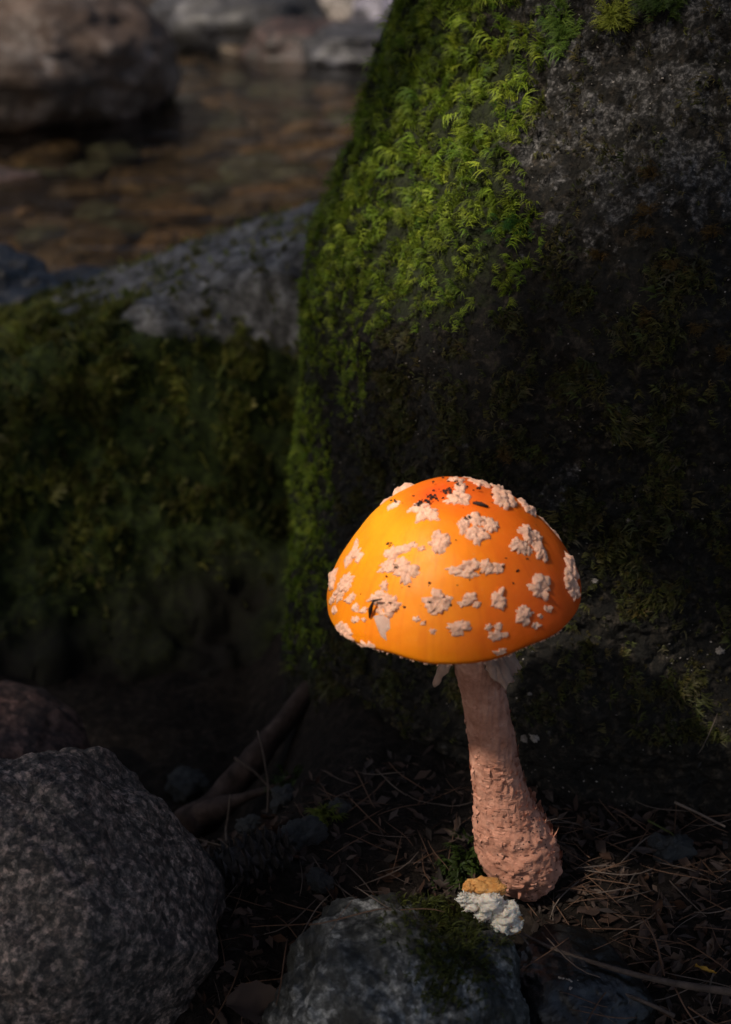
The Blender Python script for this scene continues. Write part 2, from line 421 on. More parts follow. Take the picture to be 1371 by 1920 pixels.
# ------------------------------------------------------------------ moss shoots
def moss_mesh(name, P, N, size, col, blades=8, segs=3, droop=0.9, width=0.085, sweep=None, seed=1, spread=0.55, comb=0.9):
    """P,N (n,3) roots and surface normals; each shoot is a short stem with a comb of arched blades"""
    r = np.random.default_rng(seed); n = len(P)
    size = np.broadcast_to(size, (n,))
    up = np.array((0, 0, 1.0))
    ax = N * 0.75 + up * 0.55 + r.normal(size=(n, 3)) * 0.32
    ax /= np.linalg.norm(ax, axis=1)[:, None]
    # common curl direction: mostly sideways and down, drifting over the rock
    ph = 1.75 + 3.6 * noise(P * 42 + 5) + r.normal(size=n) * 0.6
    side = np.stack([np.cos(ph), -0.30 * np.ones(n), -0.25 + 0.5 * np.sin(ph)], 1)
    if sweep is not None: side = side + sweep
    side = side - ax * (side * ax).sum(1)[:, None]
    side /= np.linalg.norm(side, axis=1)[:, None] + 1e-9
    bin_ = np.cross(ax, side)
    K = blades; S = segs + 1
    fr = (np.arange(K) + 0.5) / K
    root = P[:, None, :] + ax[:, None, :] * (size[:, None] * (0.10 + 0.35 * r.random((n, K))))[:, :, None] + bin_[:, None, :] * (size[:, None] * (fr - 0.5)[None, :] * comb)[:, :, None]
    L = size[:, None] * (0.75 + 0.45 * np.sin(fr * np.pi))[None, :] * r.uniform(0.75, 1.25, (n, K))
    ang = r.normal(size=(n, K)) * spread
    d = side[:, None, :] * np.cos(ang)[:, :, None] + bin_[:, None, :] * np.sin(ang)[:, :, None]
    turn = r.uniform(1.5, 2.6, (n, K)) * droop
    V = np.zeros((n, K, S, 2, 3))
    wd = np.cross(d, ax[:, None, :]); wd /= np.linalg.norm(wd, axis=2)[:, :, None] + 1e-9
    for j in range(S):
        t = j / segs
        p = root + ax[:, None, :] * (L / turn * np.sin(turn * t))[:, :, None] + d * (L / turn * (1 - np.cos(turn * t)))[:, :, None]
        p[:, :, 2] -= L * 0.10 * t ** 2 * droop
        hw = (size[:, None] * width * (1 - 0.9 * t) * (0.7 + 0.6 * min(1, 3 * t)))[:, :, None]
        V[:, :, j, 0] = p - wd * hw; V[:, :, j, 1] = p + wd * hw
    base = (np.arange(n * K) * (S * 2))[:, None]
    q = np.concatenate([base + np.array([2 * j, 2 * j + 1, 2 * j + 3, 2 * j + 2])[None] for j in range(segs)], 0)
    tint = np.repeat(col, K * S * 2, 0) * np.repeat(r.uniform(0.75, 1.25, (n * K)), S * 2)[:, None]
    return mesh_np(name, V.reshape(-1, 3), q, M['moss'], True, np.clip(tint, 0, 1))

def moss_cols(n, r, bright, kinds=((0.075, 0.125, 0.012), (0.11, 0.15, 0.018), (0.045, 0.085, 0.012)), P=None):
    k = np.array(kinds); a = r.dirichlet([0.9] * len(kinds), n)
    return (a @ k) * bright[:, None]

def sample_surface(P, F, n, r, wfun=None):
    """random points on a quad mesh, weighted"""
    T = np.vstack([F[:, [0, 1, 2]], F[:, [0, 2, 3]]]) if F.shape[1] == 4 else F
    a, b, c = P[T[:, 0]], P[T[:, 1]], P[T[:, 2]]
    nr = np.cross(b - a, c - a); ar = np.linalg.norm(nr, axis=1) * 0.5
    cen = (a + b + c) / 3
    wgt = ar * (wfun(cen) if wfun else 1.0)
    idx = r.choice(len(T), n, p=wgt / wgt.sum())
    u = r.random((n, 2)); fl = u.sum(1) > 1; u[fl] = 1 - u[fl]
    p = a[idx] + (b[idx] - a[idx]) * u[:, :1] + (c[idx] - a[idx]) * u[:, 1:]
    nn = nr[idx] / (2 * ar[idx][:, None] + 1e-15)
    return p, nn

# ------------------------------------------------------------------ the tall mossy boulder
sil = [(770, -200, .34), (757, -60, .30), (750, 0, .28), (722, 110, .26), (690, 210, .24), (660, 300, .23), (628, 400, .22), (608, 500, .21), (590, 600, .20), (592, 700, .20), (590, 820, .20), (578, 950, .195), (556, 1060, .19), (545, 1180, .185), (538, 1290, .18), (528, 1380, .175), (510, 1470, .165)]
sil = [(a_ + 38 * (1 - min(max(b_ - 100, 0) / 550, 1)), b_, c_) for a_, b_, c_ in sil]
st = np.array([at(px, py, Yy) for px, py, Yy in sil])
o_ = np.argsort(st[:, 2]); zs, xs = st[o_, 2], st[o_, 0]
zz_f = [-.12, -.05, 0, .04, .10, .15, .19, .23, .27, .31, .35, .40, .45, .50]
yf_f = [.060, .050, .046, .044, .045, .049, .055, .066, .082, .104, .130, .18, .26, .38]
zl = np.concatenate([np.linspace(-0.12, -0.03, 20, endpoint=False), np.linspace(-0.03, 0.37, 540, endpoint=False), np.linspace(0.37, 0.50, 30)])
xl = np.interp(zl, zs, xs); top = zl > zs[-1]
xl[top] = zs[-1] * 0 + xs[-1] + (zl[top] - zs[-1]) * 0.55
xr = 0.55 - 0.5 * np.maximum(zl - 0.25, 0)
yf = np.interp(zl, zz_f, yf_f)
yb = 0.62 - 0.35 * np.maximum(zl - 0.3, 0)
cx, ax_ = (xl + xr) / 2, (xr - xl) / 2
cy, by_ = yf * 0.5 + yb * 0.5, (yb - yf) / 2
cy = np.minimum(cy, yf + 0.26)
th = np.concatenate([np.linspace(R(168), R(262), 560, endpoint=False), np.linspace(R(262), R(300), 90, endpoint=False), np.linspace(R(300), R(528), 60, endpoint=False)])
ee = 2 / 2.5
ct, s_t = np.cos(th), np.sin(th)
ux = np.sign(ct) * np.abs(ct) ** ee; uy = np.sign(s_t) * np.abs(s_t) ** ee
fy = np.where(uy[None, :] < 0, (cy - yf)[:, None], (yb - cy)[:, None])
P = np.stack([cx[:, None] + ax_[:, None] * ux[None], cy[:, None] + fy * uy[None], np.repeat(zl[:, None], len(th), 1)], 2)
for sm in range(1):
    N_ = grid_normals(P, True)
Pf = P.reshape(-1, 3); Nf = N_.reshape(-1, 3)
tall_d = 0.014 * fbm(Pf * 7 + 2.2, 3) + 0.0060 * fbm(Pf * 26 + 9, 3) + 0.0026 * fbm(Pf * 95, 3, 0.6) + 0.0020 * np.abs(noise(Pf * 170 + 4)) + 0.0016 * np.abs(noise(Pf * 400 + 1))
px0, py0 = proj(Pf)
tall_d = tall_d + 0.0035 * fbm(Pf * 75 + 31, 2) * sstep(1010, 940, px0) * sstep(700, 450, py0)
tall_d = np.clip(tall_d, -0.016, 0.009)
Pf = Pf + Nf * tall_d[:, None]
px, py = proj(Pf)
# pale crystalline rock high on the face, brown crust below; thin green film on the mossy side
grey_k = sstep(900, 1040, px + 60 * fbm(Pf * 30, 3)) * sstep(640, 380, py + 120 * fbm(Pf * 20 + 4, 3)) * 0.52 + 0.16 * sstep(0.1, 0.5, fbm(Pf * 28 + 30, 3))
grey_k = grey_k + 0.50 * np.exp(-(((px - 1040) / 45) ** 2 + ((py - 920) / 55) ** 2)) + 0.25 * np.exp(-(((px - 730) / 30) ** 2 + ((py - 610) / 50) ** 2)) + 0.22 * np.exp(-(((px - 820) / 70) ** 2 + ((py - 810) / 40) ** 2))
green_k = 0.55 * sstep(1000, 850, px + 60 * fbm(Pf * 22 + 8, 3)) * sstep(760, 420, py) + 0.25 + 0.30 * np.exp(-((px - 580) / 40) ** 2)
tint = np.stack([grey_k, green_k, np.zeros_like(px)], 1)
tallF = grid_faces(len(th), len(zl), True)
Pall = np.vstack([Pf, [[cx[-1], cy[-1] + .02, 0.53]]])
kk = np.arange(len(th)); base = (len(zl) - 1) * len(th)
fan = np.stack([base + kk, base + (kk + 1) % len(th), np.full(len(th), len(Pf))], 1)
tint = np.vstack([tint, [[0.3, 0.3, 0]]])
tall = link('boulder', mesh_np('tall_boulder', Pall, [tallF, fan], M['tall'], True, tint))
tag(tall, 'tall steep dark boulder with green moss on its shoulder, rising behind the mushroom', 'boulder', 'rocks of the stream bank')
TALL_BVH = BVHTree.FromPolygons([Vector(v) for v in Pf[::1].tolist()], tallF.tolist())

def zone(p):
    """share of moss by place on the tall boulder"""
    px, py = proj(p)
    front = (p[:, 1] < 0.36) & (p[:, 2] > -0.03) & (px > 480) & (px < 1480) & (py > -160) & (py < 1560)
    edge = 1000 + 25 * np.sin(py / 60.0) - 0.25 * np.maximum(py - 420, 0)
    d1 = sstep(edge + 45, edge - 60, px) * sstep(690, 500, py)
    d2 = 0.55 * sstep(790, 640, px) * sstep(420, 520, py) * sstep(980, 640, py)
    d3 = 0.95 * sstep(660, 585, px) * sstep(1400, 1000, py)
    d4 = 0.05 * sstep(1560, 700, py)
    return np.where(front, np.maximum.reduce([d1, d2, d3, d4]), 0)

r = np.random.default_rng(11)
def wz(p):
    return zone(p) * (0.05 + sstep(-0.18, 0.30, fbm(p * 85 + 1, 3)))
def thin(P_, rad):
    """keep points no closer than rad (per point)"""
    keep, cell = [], {}
    g = 0.004
    for i, p in enumerate(P_):
        k = tuple((p / g).astype(int)); ok = True
        for a in (-1, 0, 1):
            for b in (-1, 0, 1):
                for c in (-1, 0, 1):
                    for q in cell.get((k[0] + a, k[1] + b, k[2] + c), ()):
                        if ((P_[q] - p) ** 2).sum() < rad[i] ** 2: ok = False
        if ok: keep.append(i); cell.setdefault(k, []).append(i)
    return np.array(keep)
P1, N1 = sample_surface(Pf, tallF, 15000, r, lambda p: np.where(zone(p) > 0.3, wz(p), 0))
px, py = proj(P1)
scl = r.lognormal(0, 0.25, len(P1)) * (0.55 + 0.45 * sstep(650, 300, py))
kp = thin(P1, 0.0024 * scl); P1, N1, scl = P1[kp], N1[kp], scl[kp]
MG = ((0.19, 0.28, 0.020), (0.34, 0.39, 0.038), (0.09, 0.175, 0.018))
cl = moss_cols(len(P1), r, 0.5 + 0.9 * r.random(len(P1)), MG)
me1 = moss_mesh('shoulder_moss', P1 - N1 * 0.0004, N1, 0.0064 * scl, cl, 11, 4, 1.0, 0.040, seed=4, spread=0.40)
moss1 = link('moss', me1)
# short older shoots underneath, darkened in colour like shaded gaps
P1b, N1b = sample_surface(Pf, tallF, 7000, r, lambda p: np.where(zone(p) > 0.3, wz(p), 0))
cl = moss_cols(len(P1b), r, 0.6 + 0.5 * r.random(len(P1b)), ((0.055, 0.075, 0.012), (0.08, 0.08, 0.016), (0.035, 0.055, 0.011)))
moss1b = link('moss', moss_mesh('undergrowth_moss', P1b - N1b * 0.0004, N1b, 0.0024 * r.lognormal(0, .25, len(P1b)), cl, 6, 2, 1.0, 0.08, seed=6))
tag(moss1b, 'short older moss, coloured dark like the shaded gaps between the bright shoots on the tall boulder', 'moss', kind='stuff')
tag(moss1, 'bright green feathery moss carpeting the shoulder of the tall boulder', 'moss', kind='stuff')

P2, N2 = sample_surface(Pf, tallF, 14000, r, lambda p: np.where((zone(p) > 0.005) & (zone(p) <= 0.3), (0.04 + sstep(0.0, 0.4, fbm(p * 45 + 21, 3))) * (0.10 + 0.90 * sstep(380, 560, proj(p)[1])), 0))
px, py = proj(P2)
cl = moss_cols(len(P2), r, 0.5 + 0.5 * r.random(len(P2)), ((0.10, 0.12, 0.02), (0.17, 0.12, 0.03), (0.065, 0.095, 0.02), (0.12, 0.10, 0.075)))
moss2 = link('moss', moss_mesh('sparse_moss', P2 - N2 * 0.0004, N2, 0.0025 * r.lognormal(0, 0.35, len(P2)), cl, 6, 2, seed=5))
tag(moss2, 'sparse dark olive moss dotted over the shaded face of the tall boulder', 'moss', kind='stuff')

# larger single tufts that hang on the bare upper rock
def tuft(pxy, rad_px, n, size, cols, label, seed, bright=1.0):
    rr = np.random.default_rng(seed); P_, N_ = [], []
    while len(P_) < n:
        a_, q_ = rr.random() * 6.283, abs(rr.normal()) * 0.6
        d = ray(pxy[0] + rad_px[0] * q_ * math.cos(a_), pxy[1] + rad_px[1] * q_ * math.sin(a_))
        h = TALL_BVH.ray_cast(Vector(CAM), Vector(d).normalized())
        if h[0]: P_.append(h[0]); N_.append(h[1] if h[1].dot(Vector(d)) < 0 else -h[1])
    P_ = np.array(P_); N_ = np.array(N_)
    cl = moss_cols(n, rr, np.full(n, bright) * rr.uniform(0.7, 1.2, n), cols)
    base = P_.mean(0)
    o = link('moss_tuft', moss_mesh('moss_tuft', P_ - base - N_ * 0.0004, N_, size * rr.lognormal(0, 0.2, n), cl, 12, 4, 0.9, 0.036, seed=seed, spread=0.45), loc=base)
    return tag(o, label, 'moss', 'moss tufts on the tall boulder')
G1_LIT = ((0.15, 0.25, 0.04), (0.20, 0.29, 0.04), (0.11, 0.22, 0.04)); G2_LIT = ((0.27, 0.30, 0.04), (0.21, 0.25, 0.03))  # moss colours brightened in place of the sun dapple these tufts miss
G1 = ((0.10, 0.17, 0.03), (0.14, 0.20, 0.03), (0.07, 0.15, 0.03)); G2 = ((0.17, 0.19, 0.025), (0.13, 0.16, 0.02)); G3 = ((0.15, 0.085, 0.02), (0.12, 0.08, 0.025))
tuft((1055, 65), (34, 62), 84, 0.0050, G1_LIT, 'long drooping bright green moss tuft hanging beside the moss carpet edge', 21)
tuft((1155, 38), (34, 26), 72, 0.0050, G2_LIT, 'round yellow-green moss tuft on the bare upper rock', 22)
tuft((1235, 12), (48, 24), 60, 0.0044, G1, 'dull green moss tuft on the upper rock beside the round yellow one', 23, 0.6)
tuft((1012, 210), (12, 24), 10, 0.0055, G2, 'narrow pale green moss sprig on the bare rock just past the carpet', 24, 0.8)
tuft((960, 425), (36, 24), 26, 0.0048, ((0.04, 0.12, 0.02), (0.03, 0.10, 0.02)), 'deep green star-shaped moss sprig at the lower end of the carpet', 25)
for i, (a_, b_, e_) in enumerate(((1220, 325, 16), (1218, 398, 20), (1205, 440, 22), (1262, 500, 26), (1330, 440, 20), (1205, 600, 26), (1350, 665, 24), (1305, 620, 14), (1120, 480, 14), (945, 850, 26))):
    tuft((a_, b_), (e_, e_ * 0.6), 12, 0.0040, G3, 'withered golden brown moss tuft on the dark rock face', 30 + i, 0.9)

# ------------------------------------------------------------------ the low mossy boulder behind, on the left
def smin(vals, k):
    v = np.stack(vals); m_ = v.min(0)
    return m_ - k * np.log(np.exp(-(v - m_) / k).sum(0))
gx = np.linspace(-0.80, 0.16, 330); gy = np.linspace(0.20, 1.12, 330)
X, Y = np.meshgrid(gx, gy); P = np.stack([X.ravel(), Y.ravel(), np.zeros(X.size)], 1)
x, y = P[:, 0], P[:, 1]
lump = 0.030 * fbm(P * 5 + 40, 3)
T = 0.118 + 0.37 * (x + 0.03) - 0.12 * (y - 0.75)
Fr = -0.145 + (y - 0.30 + 0.10 * (x + 0.2) + lump * 1.5) * 1.22
Bk = 0.10 - (y - 0.90) * 1.6
Lf = (x + 0.70) * 1.3 - 0.05
Rt = 0.10 - (x - 0.03) * 3.5
P[:, 2] = smin([T, Fr, Bk, Lf, Rt], 0.022) + 0.018 * fbm(P * 9 + 11, 3) * np.where(y < 0.55, 1.1, 0.35) + np.where(y < 0.52, 1.0, 0.35) * (0.009 * fbm(P * 26, 3) + 0.004 * fbm(P * 80, 3))
G_ = P.reshape(330, 330, 3); N_ = grid_normals(G_).reshape(-1, 3)
P = P + N_ * (0.010 * fbm(P * 30 + 3, 3) * np.where(P[:, 1] < 0.52, 1.0, 0.3))[:, None]
px, py = proj(P)
flat = sstep(0.62, 0.86, N_[:, 2])
gk = 0.80 * sstep(690, 590, py + 40 * fbm(P * 8, 3) + 0.10 * (300 - px)) * sstep(0, 160, px)
tint = np.stack([gk, sstep(-0.02, -0.11, P[:, 2] + 0.03 * fbm(P * 14, 2)), gk * 0], 1)  # second channel: painted shade towards the foot of the front
P[:, 2] = np.maximum(P[:, 2], -0.30)
midF = grid_faces(330, 330)
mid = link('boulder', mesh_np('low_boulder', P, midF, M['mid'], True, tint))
tag(mid, 'low broad boulder with bare grey top and mossy front, beside the stream', 'boulder', 'rocks of the stream bank')
def wm(p):
    px, py = proj(p)
    g = sstep(560, 690, py + 40 * fbm(p * 8, 3) + 0.10 * (300 - px)) + 0.04 + 0.8 * sstep(120, 0, px + 0.4 * (560 - py))
    return np.where((px > -150) & (px < 760) & (p[:, 2] > -0.2), g, 0) * (0.03 + sstep(-0.12, 0.35, fbm(p * 30 + 6, 4))) * (0.004 + sstep(-0.07, 0.06, p[:, 2]))
P3, N3 = sample_surface(P, midF, 20000, r, wm)
px, py = proj(P3)
moss_tone = 1.7 + 2.4 * sstep(-0.05, 0.35, fbm(P3 * 13 + 2, 3))  # moss colour brightness, varied by noise patches and two set spots
moss_tone = moss_tone + 0.9 * np.exp(-(((px - 520) / 60) ** 2 + ((py - 740) / 110) ** 2)) + 0.8 * np.exp(-(((px - 40) / 60) ** 2 + ((py - 620) / 50) ** 2))
cl = moss_cols(len(P3), r, moss_tone * (0.6 + 0.8 * r.random(len(P3))), ((0.062, 0.075, 0.014), (0.11, 0.10, 0.018), (0.036, 0.052, 0.012), (0.07, 0.055, 0.026)))
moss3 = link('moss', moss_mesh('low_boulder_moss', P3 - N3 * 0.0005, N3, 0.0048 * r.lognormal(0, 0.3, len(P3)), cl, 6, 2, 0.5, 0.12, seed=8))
tag(moss3, 'dark olive moss cushion over the front of the low broad boulder', 'moss', kind='stuff')

# ------------------------------------------------------------------ other rocks
def rock_mesh(name, rad, mat, seed, nu=96, nv=64, a1=0.16, a2=0.06, a3=0.02, flat=1.0, sq=2.3, fine=0.0, cuts=()):
    th = np.linspace(0, 2 * np.pi, nu, endpoint=False); ph = np.linspace(0.02, np.pi - 0.02, nv)
    T, Ph = np.meshgrid(th, ph)
    d = np.stack([np.sin(Ph) * np.cos(T), np.sin(Ph) * np.sin(T), np.cos(Ph)], 2).reshape(-1, 3)
    nrm = (np.abs(d) ** sq).sum(1) ** (1 / sq)
    k = 1 / nrm
    s_ = seed * 7.7
    k = k * (1 + a1 * fbm(d * 1.1 + s_, 2) + a2 * fbm(d * 3.2 + s_, 3) + a3 * fbm(d * 11 + s_, 3) + fine * fbm(d * 45 + s_, 3, 0.6))
    d = d * k[:, None]
    for (cn, cd) in cuts:
        cn = np.array(cn, float); cn /= np.linalg.norm(cn); ex = np.maximum(d @ cn - cd - 0.03 * fbm(d * 4 + s_, 2), 0)
        d = d - cn * (0.82 * ex)[:, None]
    V = d * np.array(rad)
    V = np.vstack([V, V[:nu].mean(0), V[-nu:].mean(0)])
    F = grid_faces(nu, nv, True)[:, ::-1]
    kk = np.arange(nu); k2 = (kk + 1) % nu
    c0 = np.stack([np.full(nu, nu * nv), kk, k2], 1)
    c1 = np.stack([np.full(nu, nu * nv + 1), (nv - 1) * nu + k2, (nv - 1) * nu + kk], 1)
    return mesh_np(name, V, [F, np.vstack([c0, c1])], mat)

def rock(name, cen, rad, mat, seed, label, cat='rock', group=None, rot=(0, 0, 0), **kw):
    o = link(name, rock_mesh(name, rad, M[mat], seed, **kw), loc=cen)
    o.rotation_euler = rot
    return tag(o, label, cat, group)

BANK = 'rocks of the stream bank'
rock('boulder', at(55, 1745, -0.045) + np.array((0, 0, -0.016)), (0.072, 0.060, 0.078), 'granite', 3, 'rounded speckled pinkish grey granite boulder beside the pine cone', 'boulder', BANK, (0.05, 0.1, 0.3), nu=300, nv=220, a1=0.20, a2=0.05, a3=0.012, fine=0.007, sq=2.8, cuts=(((.7, -.25, .72), .88), ((-.35, -.5, .85), .92), ((.55, -.85, .1), .90)))
rock('rock', at(768, 1900, -0.085) + np.array((0, 0, -0.012)), (0.046, 0.050, 0.042), 'bluegrey', 5, 'dark blue-grey rock with pale streak under the torn mushroom piece', 'rock', BANK, (0.0, 0.42, -0.15), nu=280, nv=200, a1=0.22, a2=0.07, a3=0.022, fine=0.014, sq=2.2)
rock('stone', at(1090, 1815, -0.055) + np.array((0, 0, -0.017)), (0.026, 0.030, 0.018), 'wet', 8, 'wet black stone with tiny glints beside the mushroom base', 'stone', BANK, (0.1, 0.1, 0.5), nu=140, nv=90)
rock('rock', at(10, 1400, 0.16) + np.array((0, 0, -.006)), (0.045, 0.06, 0.020), 'reddish', 9, 'dull reddish brown rock behind the speckled granite boulder', 'rock', BANK, (0, 0.35, 0.2), nu=120, nv=80)
rock('boulder', at(60, 560, 0.98) + np.array((-0.03, 0, -0.03)), (0.13, 0.10, 0.075), 'wet', 12, 'wet black boulder at the water edge behind the low mossy boulder', 'boulder', BANK, (0, 0.12, 0.1), nu=140, nv=100, a1=0.3, a2=0.16, a3=0.05)
rock('boulder', at(-25, 95, 3.0), (0.46, 0.38, 0.235), 'brownfar', 14, 'large rounded brown boulder standing in the stream', 'boulder', BANK, (0, 0.12, 0.2), nu=160, nv=110, a1=0.14, a2=0.04, a3=0.012, sq=2.0)
rock('stone', at(-15, 335, 2.2) + np.array((0, 0, -.02)), (0.10, 0.09, 0.035), 'redfar', 15, 'dark red stone in the water below the large brown boulder', 'stone', BANK, nu=80, nv=50)
far = [(455, 60, 4.3, .30, .16, 'darkfar', 'dark bank rock beside the large brown boulder'),
       (560, 20, 4.7, .22, .15, 'violetfar', 'violet grey rock on the far bank'),
       (575, 105, 4.05, .24, .11, 'redfar', 'flat red-brown rock at the far water edge'),
       (655, 38, 4.4, .15, .10, 'palefar', 'pale cream rock on the far bank'),
       (716, 62, 4.2, .11, .12, 'violetfar', 'upright violet grey stone at the far water edge beside the moss'),
       (400, 5, 5.0, .30, .14, 'palefar', 'light grey slab on the far bank behind the dark rock'),
       (690, 90, 3.9, .22, .07, 'darkfar', 'low dark wet stone in front of the upright violet grey stone'),
       (780, 30, 4.6, .3, .2, 'darkfar', 'dark far bank rock mostly hidden by the tall boulder'),
       (300, 20, 5.3, .4, .28, 'darkfar', 'dark far bank rock behind the large brown boulder'),
       (520, -40, 5.4, .5, .25, 'palefar', 'long pale rock high on the far bank'),
       (680, -40, 5.2, .3, .22, 'brownfar', 'brown rock high on the far bank')]
for i, (a_, b_, yy, rr, rz, mt, lab) in enumerate(far):
    rock('rock', at(a_, b_, yy), (rr, rr * 0.8, rz), mt, 40 + i, lab, 'rock', 'rocks of the far bank', nu=64, nv=40, rot=(0, 0, i * 0.7))
# stones lying on the stream bed
bed_src = {k: [rock_mesh('bed_' + k + str(j), (0.10, 0.08, 0.045), M[k], 60 + j, 40, 26) for j in range(3)] for k in ('bedbrown', 'bedtan', 'bedgreen')}
rb = random.Random(5)
pts = []
for _ in range(900):
    a_, b_ = rb.uniform(-40, 740), rb.uniform(95, 470)
    p = atz(a_, b_, -0.20)
    s_ = rb.uniform(0.38, 0.78) * (0.6 + 0.22 * p[1])
    if all((p[0] - q[0]) ** 2 + (p[1] - q[1]) ** 2 > (0.075 * (s_ + q[2])) ** 2 for q in pts):
        pts.append((p[0], p[1], s_, a_, b_))
for x_, y_, s_, a_, b_ in pts[:170]:
    k = rb.choices(('bedbrown', 'bedtan', 'bedgreen'), (5, 3, 3))[0]
    if 480 < a_ < 700 and 225 < b_ < 275: k = 'bedtan'
    if 380 < a_ < 660 and 280 < b_ < 330: k = 'bedgreen'
    o = link('stream_stone', rb.choice(bed_src[k]), loc=(x_, y_, gz(x_, y_) + 0.012 * s_))
    o.scale = (s_ * rb.uniform(.8, 1.3), s_, s_ * rb.uniform(.6, 1.0)); o.rotation_euler = (rb.uniform(-.2, .2), rb.uniform(-.2, .2), rb.uniform(0, 6.28))
    lab = {'bedbrown': 'brown stone under the shallow stream water', 'bedtan': 'tan stone under the shallow stream water', 'bedgreen': 'greenish grey stone under the shallow stream water'}[k]
    tag(o, lab, 'stone', 'stones on the stream bed')

# small stones on the bank
peb = [rock_mesh('pebble%d' % j, (1, 0.8, 0.6), M['pebble'], 80 + j, 60, 40, a1=0.4, a2=0.2, a3=0.08) for j in range(4)]
for a_, b_, yy, s_, lab in ((470, 1560, 0.07, .007, 'small pale blue-grey stone between the roots and the pine cone'), (570, 1625, 0.03, .009, 'rounded blue-grey stone beside the pine cone'),
                        (535, 1535, 0.085, .008, 'grey stone at the foot of the tall boulder'), (600, 1690, 0.0, .006, 'dark small stone among needles and dead leaves'),
                        (640, 1600, 0.05, .005, 'half-buried grey pebble in the leaf litter'), (1255, 1625, 0.02, .009, 'dull grey stone under the needles by the tall boulder'), (350, 1475, .20, .012, 'dark grey stone in the gully beside the root')):
    p = at(a_, b_, yy); p[2] = max(p[2] - s_ * 0.2, gz(p[0], p[1]) + s_ * 0.25)
    o = link('stone', random.choice(peb), loc=p); o.scale = (s_, s_, s_); o.rotation_euler = (0, 0, random.uniform(0, 6))
    tag(o, lab, 'stone', 'small stones on the bank')

# ------------------------------------------------------------------ the mushroom
base_xyz = at(982, 1676, 0.0)
mush = empty('mushroom', base_xyz)
tag(mush, 'orange mushroom with cream warts standing at the foot of the tall mossy boulder', 'mushroom')
def loc_(V): return np.asarray(V) - base_xyz

# stem: centre pixel, radius in pixels, by row
stem_rows = [(888, 1190, 47), (893, 1240, 47), (907, 1300, 45), (916, 1350, 46), (924, 1400, 48), (931, 1450, 50), (943, 1500, 57), (958, 1545, 70), (970, 1585, 78), (976, 1612, 76), (980, 1640, 62), (982, 1660, 44), (983, 1674, 20)]
def stem_y(py): return np.interp(py, [1190, 1680], [-0.012, 0.0])
rows = np.array(stem_rows, float)
pyv = np.linspace(1190, 1674, 300)
cxv = np.interp(pyv, rows[:, 1], rows[:, 0]); rv = np.interp(pyv, rows[:, 1], rows[:, 2])
ker = np.hanning(31); ker /= ker.sum()
def smooth(v):
    return np.convolve(np.pad(v, 15, mode='reflect', reflect_type='odd'), ker, 'valid')
cxv = smooth(cxv); rv = np.maximum(smooth(rv), 6) * np.interp(pyv, [1190, 1480, 1560], [.93, .93, 1.0])
cen = np.array([at(a_, b_, stem_y(b_)) for a_, b_ in zip(cxv, pyv)])
dep = (cen - CAM) @ np.array((0, math.cos(PITCH), -math.sin(PITCH)))
rad = rv * dep / FPX
NS = 150
tt = np.linspace(0, 2 * np.pi, NS, endpoint=False)
P = np.stack([cen[:, None, 0] + rad[:, None] * np.cos(tt), cen[:, None, 1] + rad[:, None] * np.sin(tt), np.repeat(cen[:, None, 2], NS, 1)], 2)
flat = P.reshape(-1, 3)
outd = np.stack([np.tile(np.cos(tt), 300), np.tile(np.sin(tt), 300), np.zeros(300 * NS)], 1)
row_py = np.repeat(pyv, NS)
q_ = flat - base_xyz
shag = sstep(1260, 1420, row_py)
# vertical fibres, rising flakes, lumpy bulb
fib = 0.00035 * fbm(q_ * np.array((700, 700, 60)), 3)
flk = noise(q_ * np.array((170, 170, 210)) + 3); flk2 = noise(q_ * np.array((380, 380, 300)) + 8)
bulb = sstep(1490, 1560, row_py)
disp = fib + shag * (0.0005 * fbm(q_ * np.array((260, 260, 120)), 3) + 0.0007 * np.maximum(flk2, 0) * sstep(-.1, .4, noise(q_ * 90 + 5))) + bulb * (0.0014 * fbm(q_ * 110 + 6, 3) + 0.0011 * np.maximum(noise(q_ * np.array((90, 90, 330)) + 2), 0))
P = flat + outd * disp[:, None]
SF = grid_faces(NS, 300, True)[:, ::-1]
Pc = np.vstack([P, [cen[-1] + np.array((0, 0, -0.001))]])
kk = np.arange(NS)
capf = np.stack([299 * NS + (kk + 1) % NS, 299 * NS + kk, np.full(NS, len(P))], 1)
stem = link('stem', mesh_np('stem', loc_(Pc), [SF, capf[:, ::-1]], M['stem']), mush)
# shaggy scales on the stem
def flakes(n, seed):
    rr = np.random.default_rng(seed); Vs, Fs = [], []
    off = 0
    while off < n * 6:
        b_ = rr.uniform(1250, 1640); i = int((b_ - 1190) / 484 * 299); j = rr.integers(NS)
        p = P.reshape(300, NS, 3)[i, j]; o_ = np.array((math.cos(tt[j]), math.sin(tt[j]), 0)); s_ = np.array((-o_[1], o_[0], 0))
        big = 0.85 + 0.30 * sstep(1300, 1500, b_)
        wv = rr.lognormal(-7.0, 0.45) * big; hv = rr.lognormal(-6.75, 0.45) * big
        lift = rr.uniform(0.02, 0.55)
        upv = np.array((0, 0, 1.0)) if rr.random() < 0.8 else np.array((0, 0, -1.0))
        b0 = p - o_ * 0.0003
        tip = b0 + upv * hv + o_ * hv * lift + s_ * rr.normal() * wv * 0.4
        mid_ = b0 + upv * hv * 0.5 + o_ * (hv * lift * 0.55 + 0.0003)
        Vs += [b0 - s_ * wv, b0 + s_ * wv, mid_ + s_ * wv * 0.85, mid_ - s_ * wv * 0.8, tip + s_ * wv * 0.35, tip - s_ * wv * 0.3]
        Fs += [[off, off + 1, off + 2, off + 3], [off + 3, off + 2, off + 4, off + 5]]
        off += 6
    return np.array(Vs), np.array(Fs)
V, F = flakes(1700, 3)
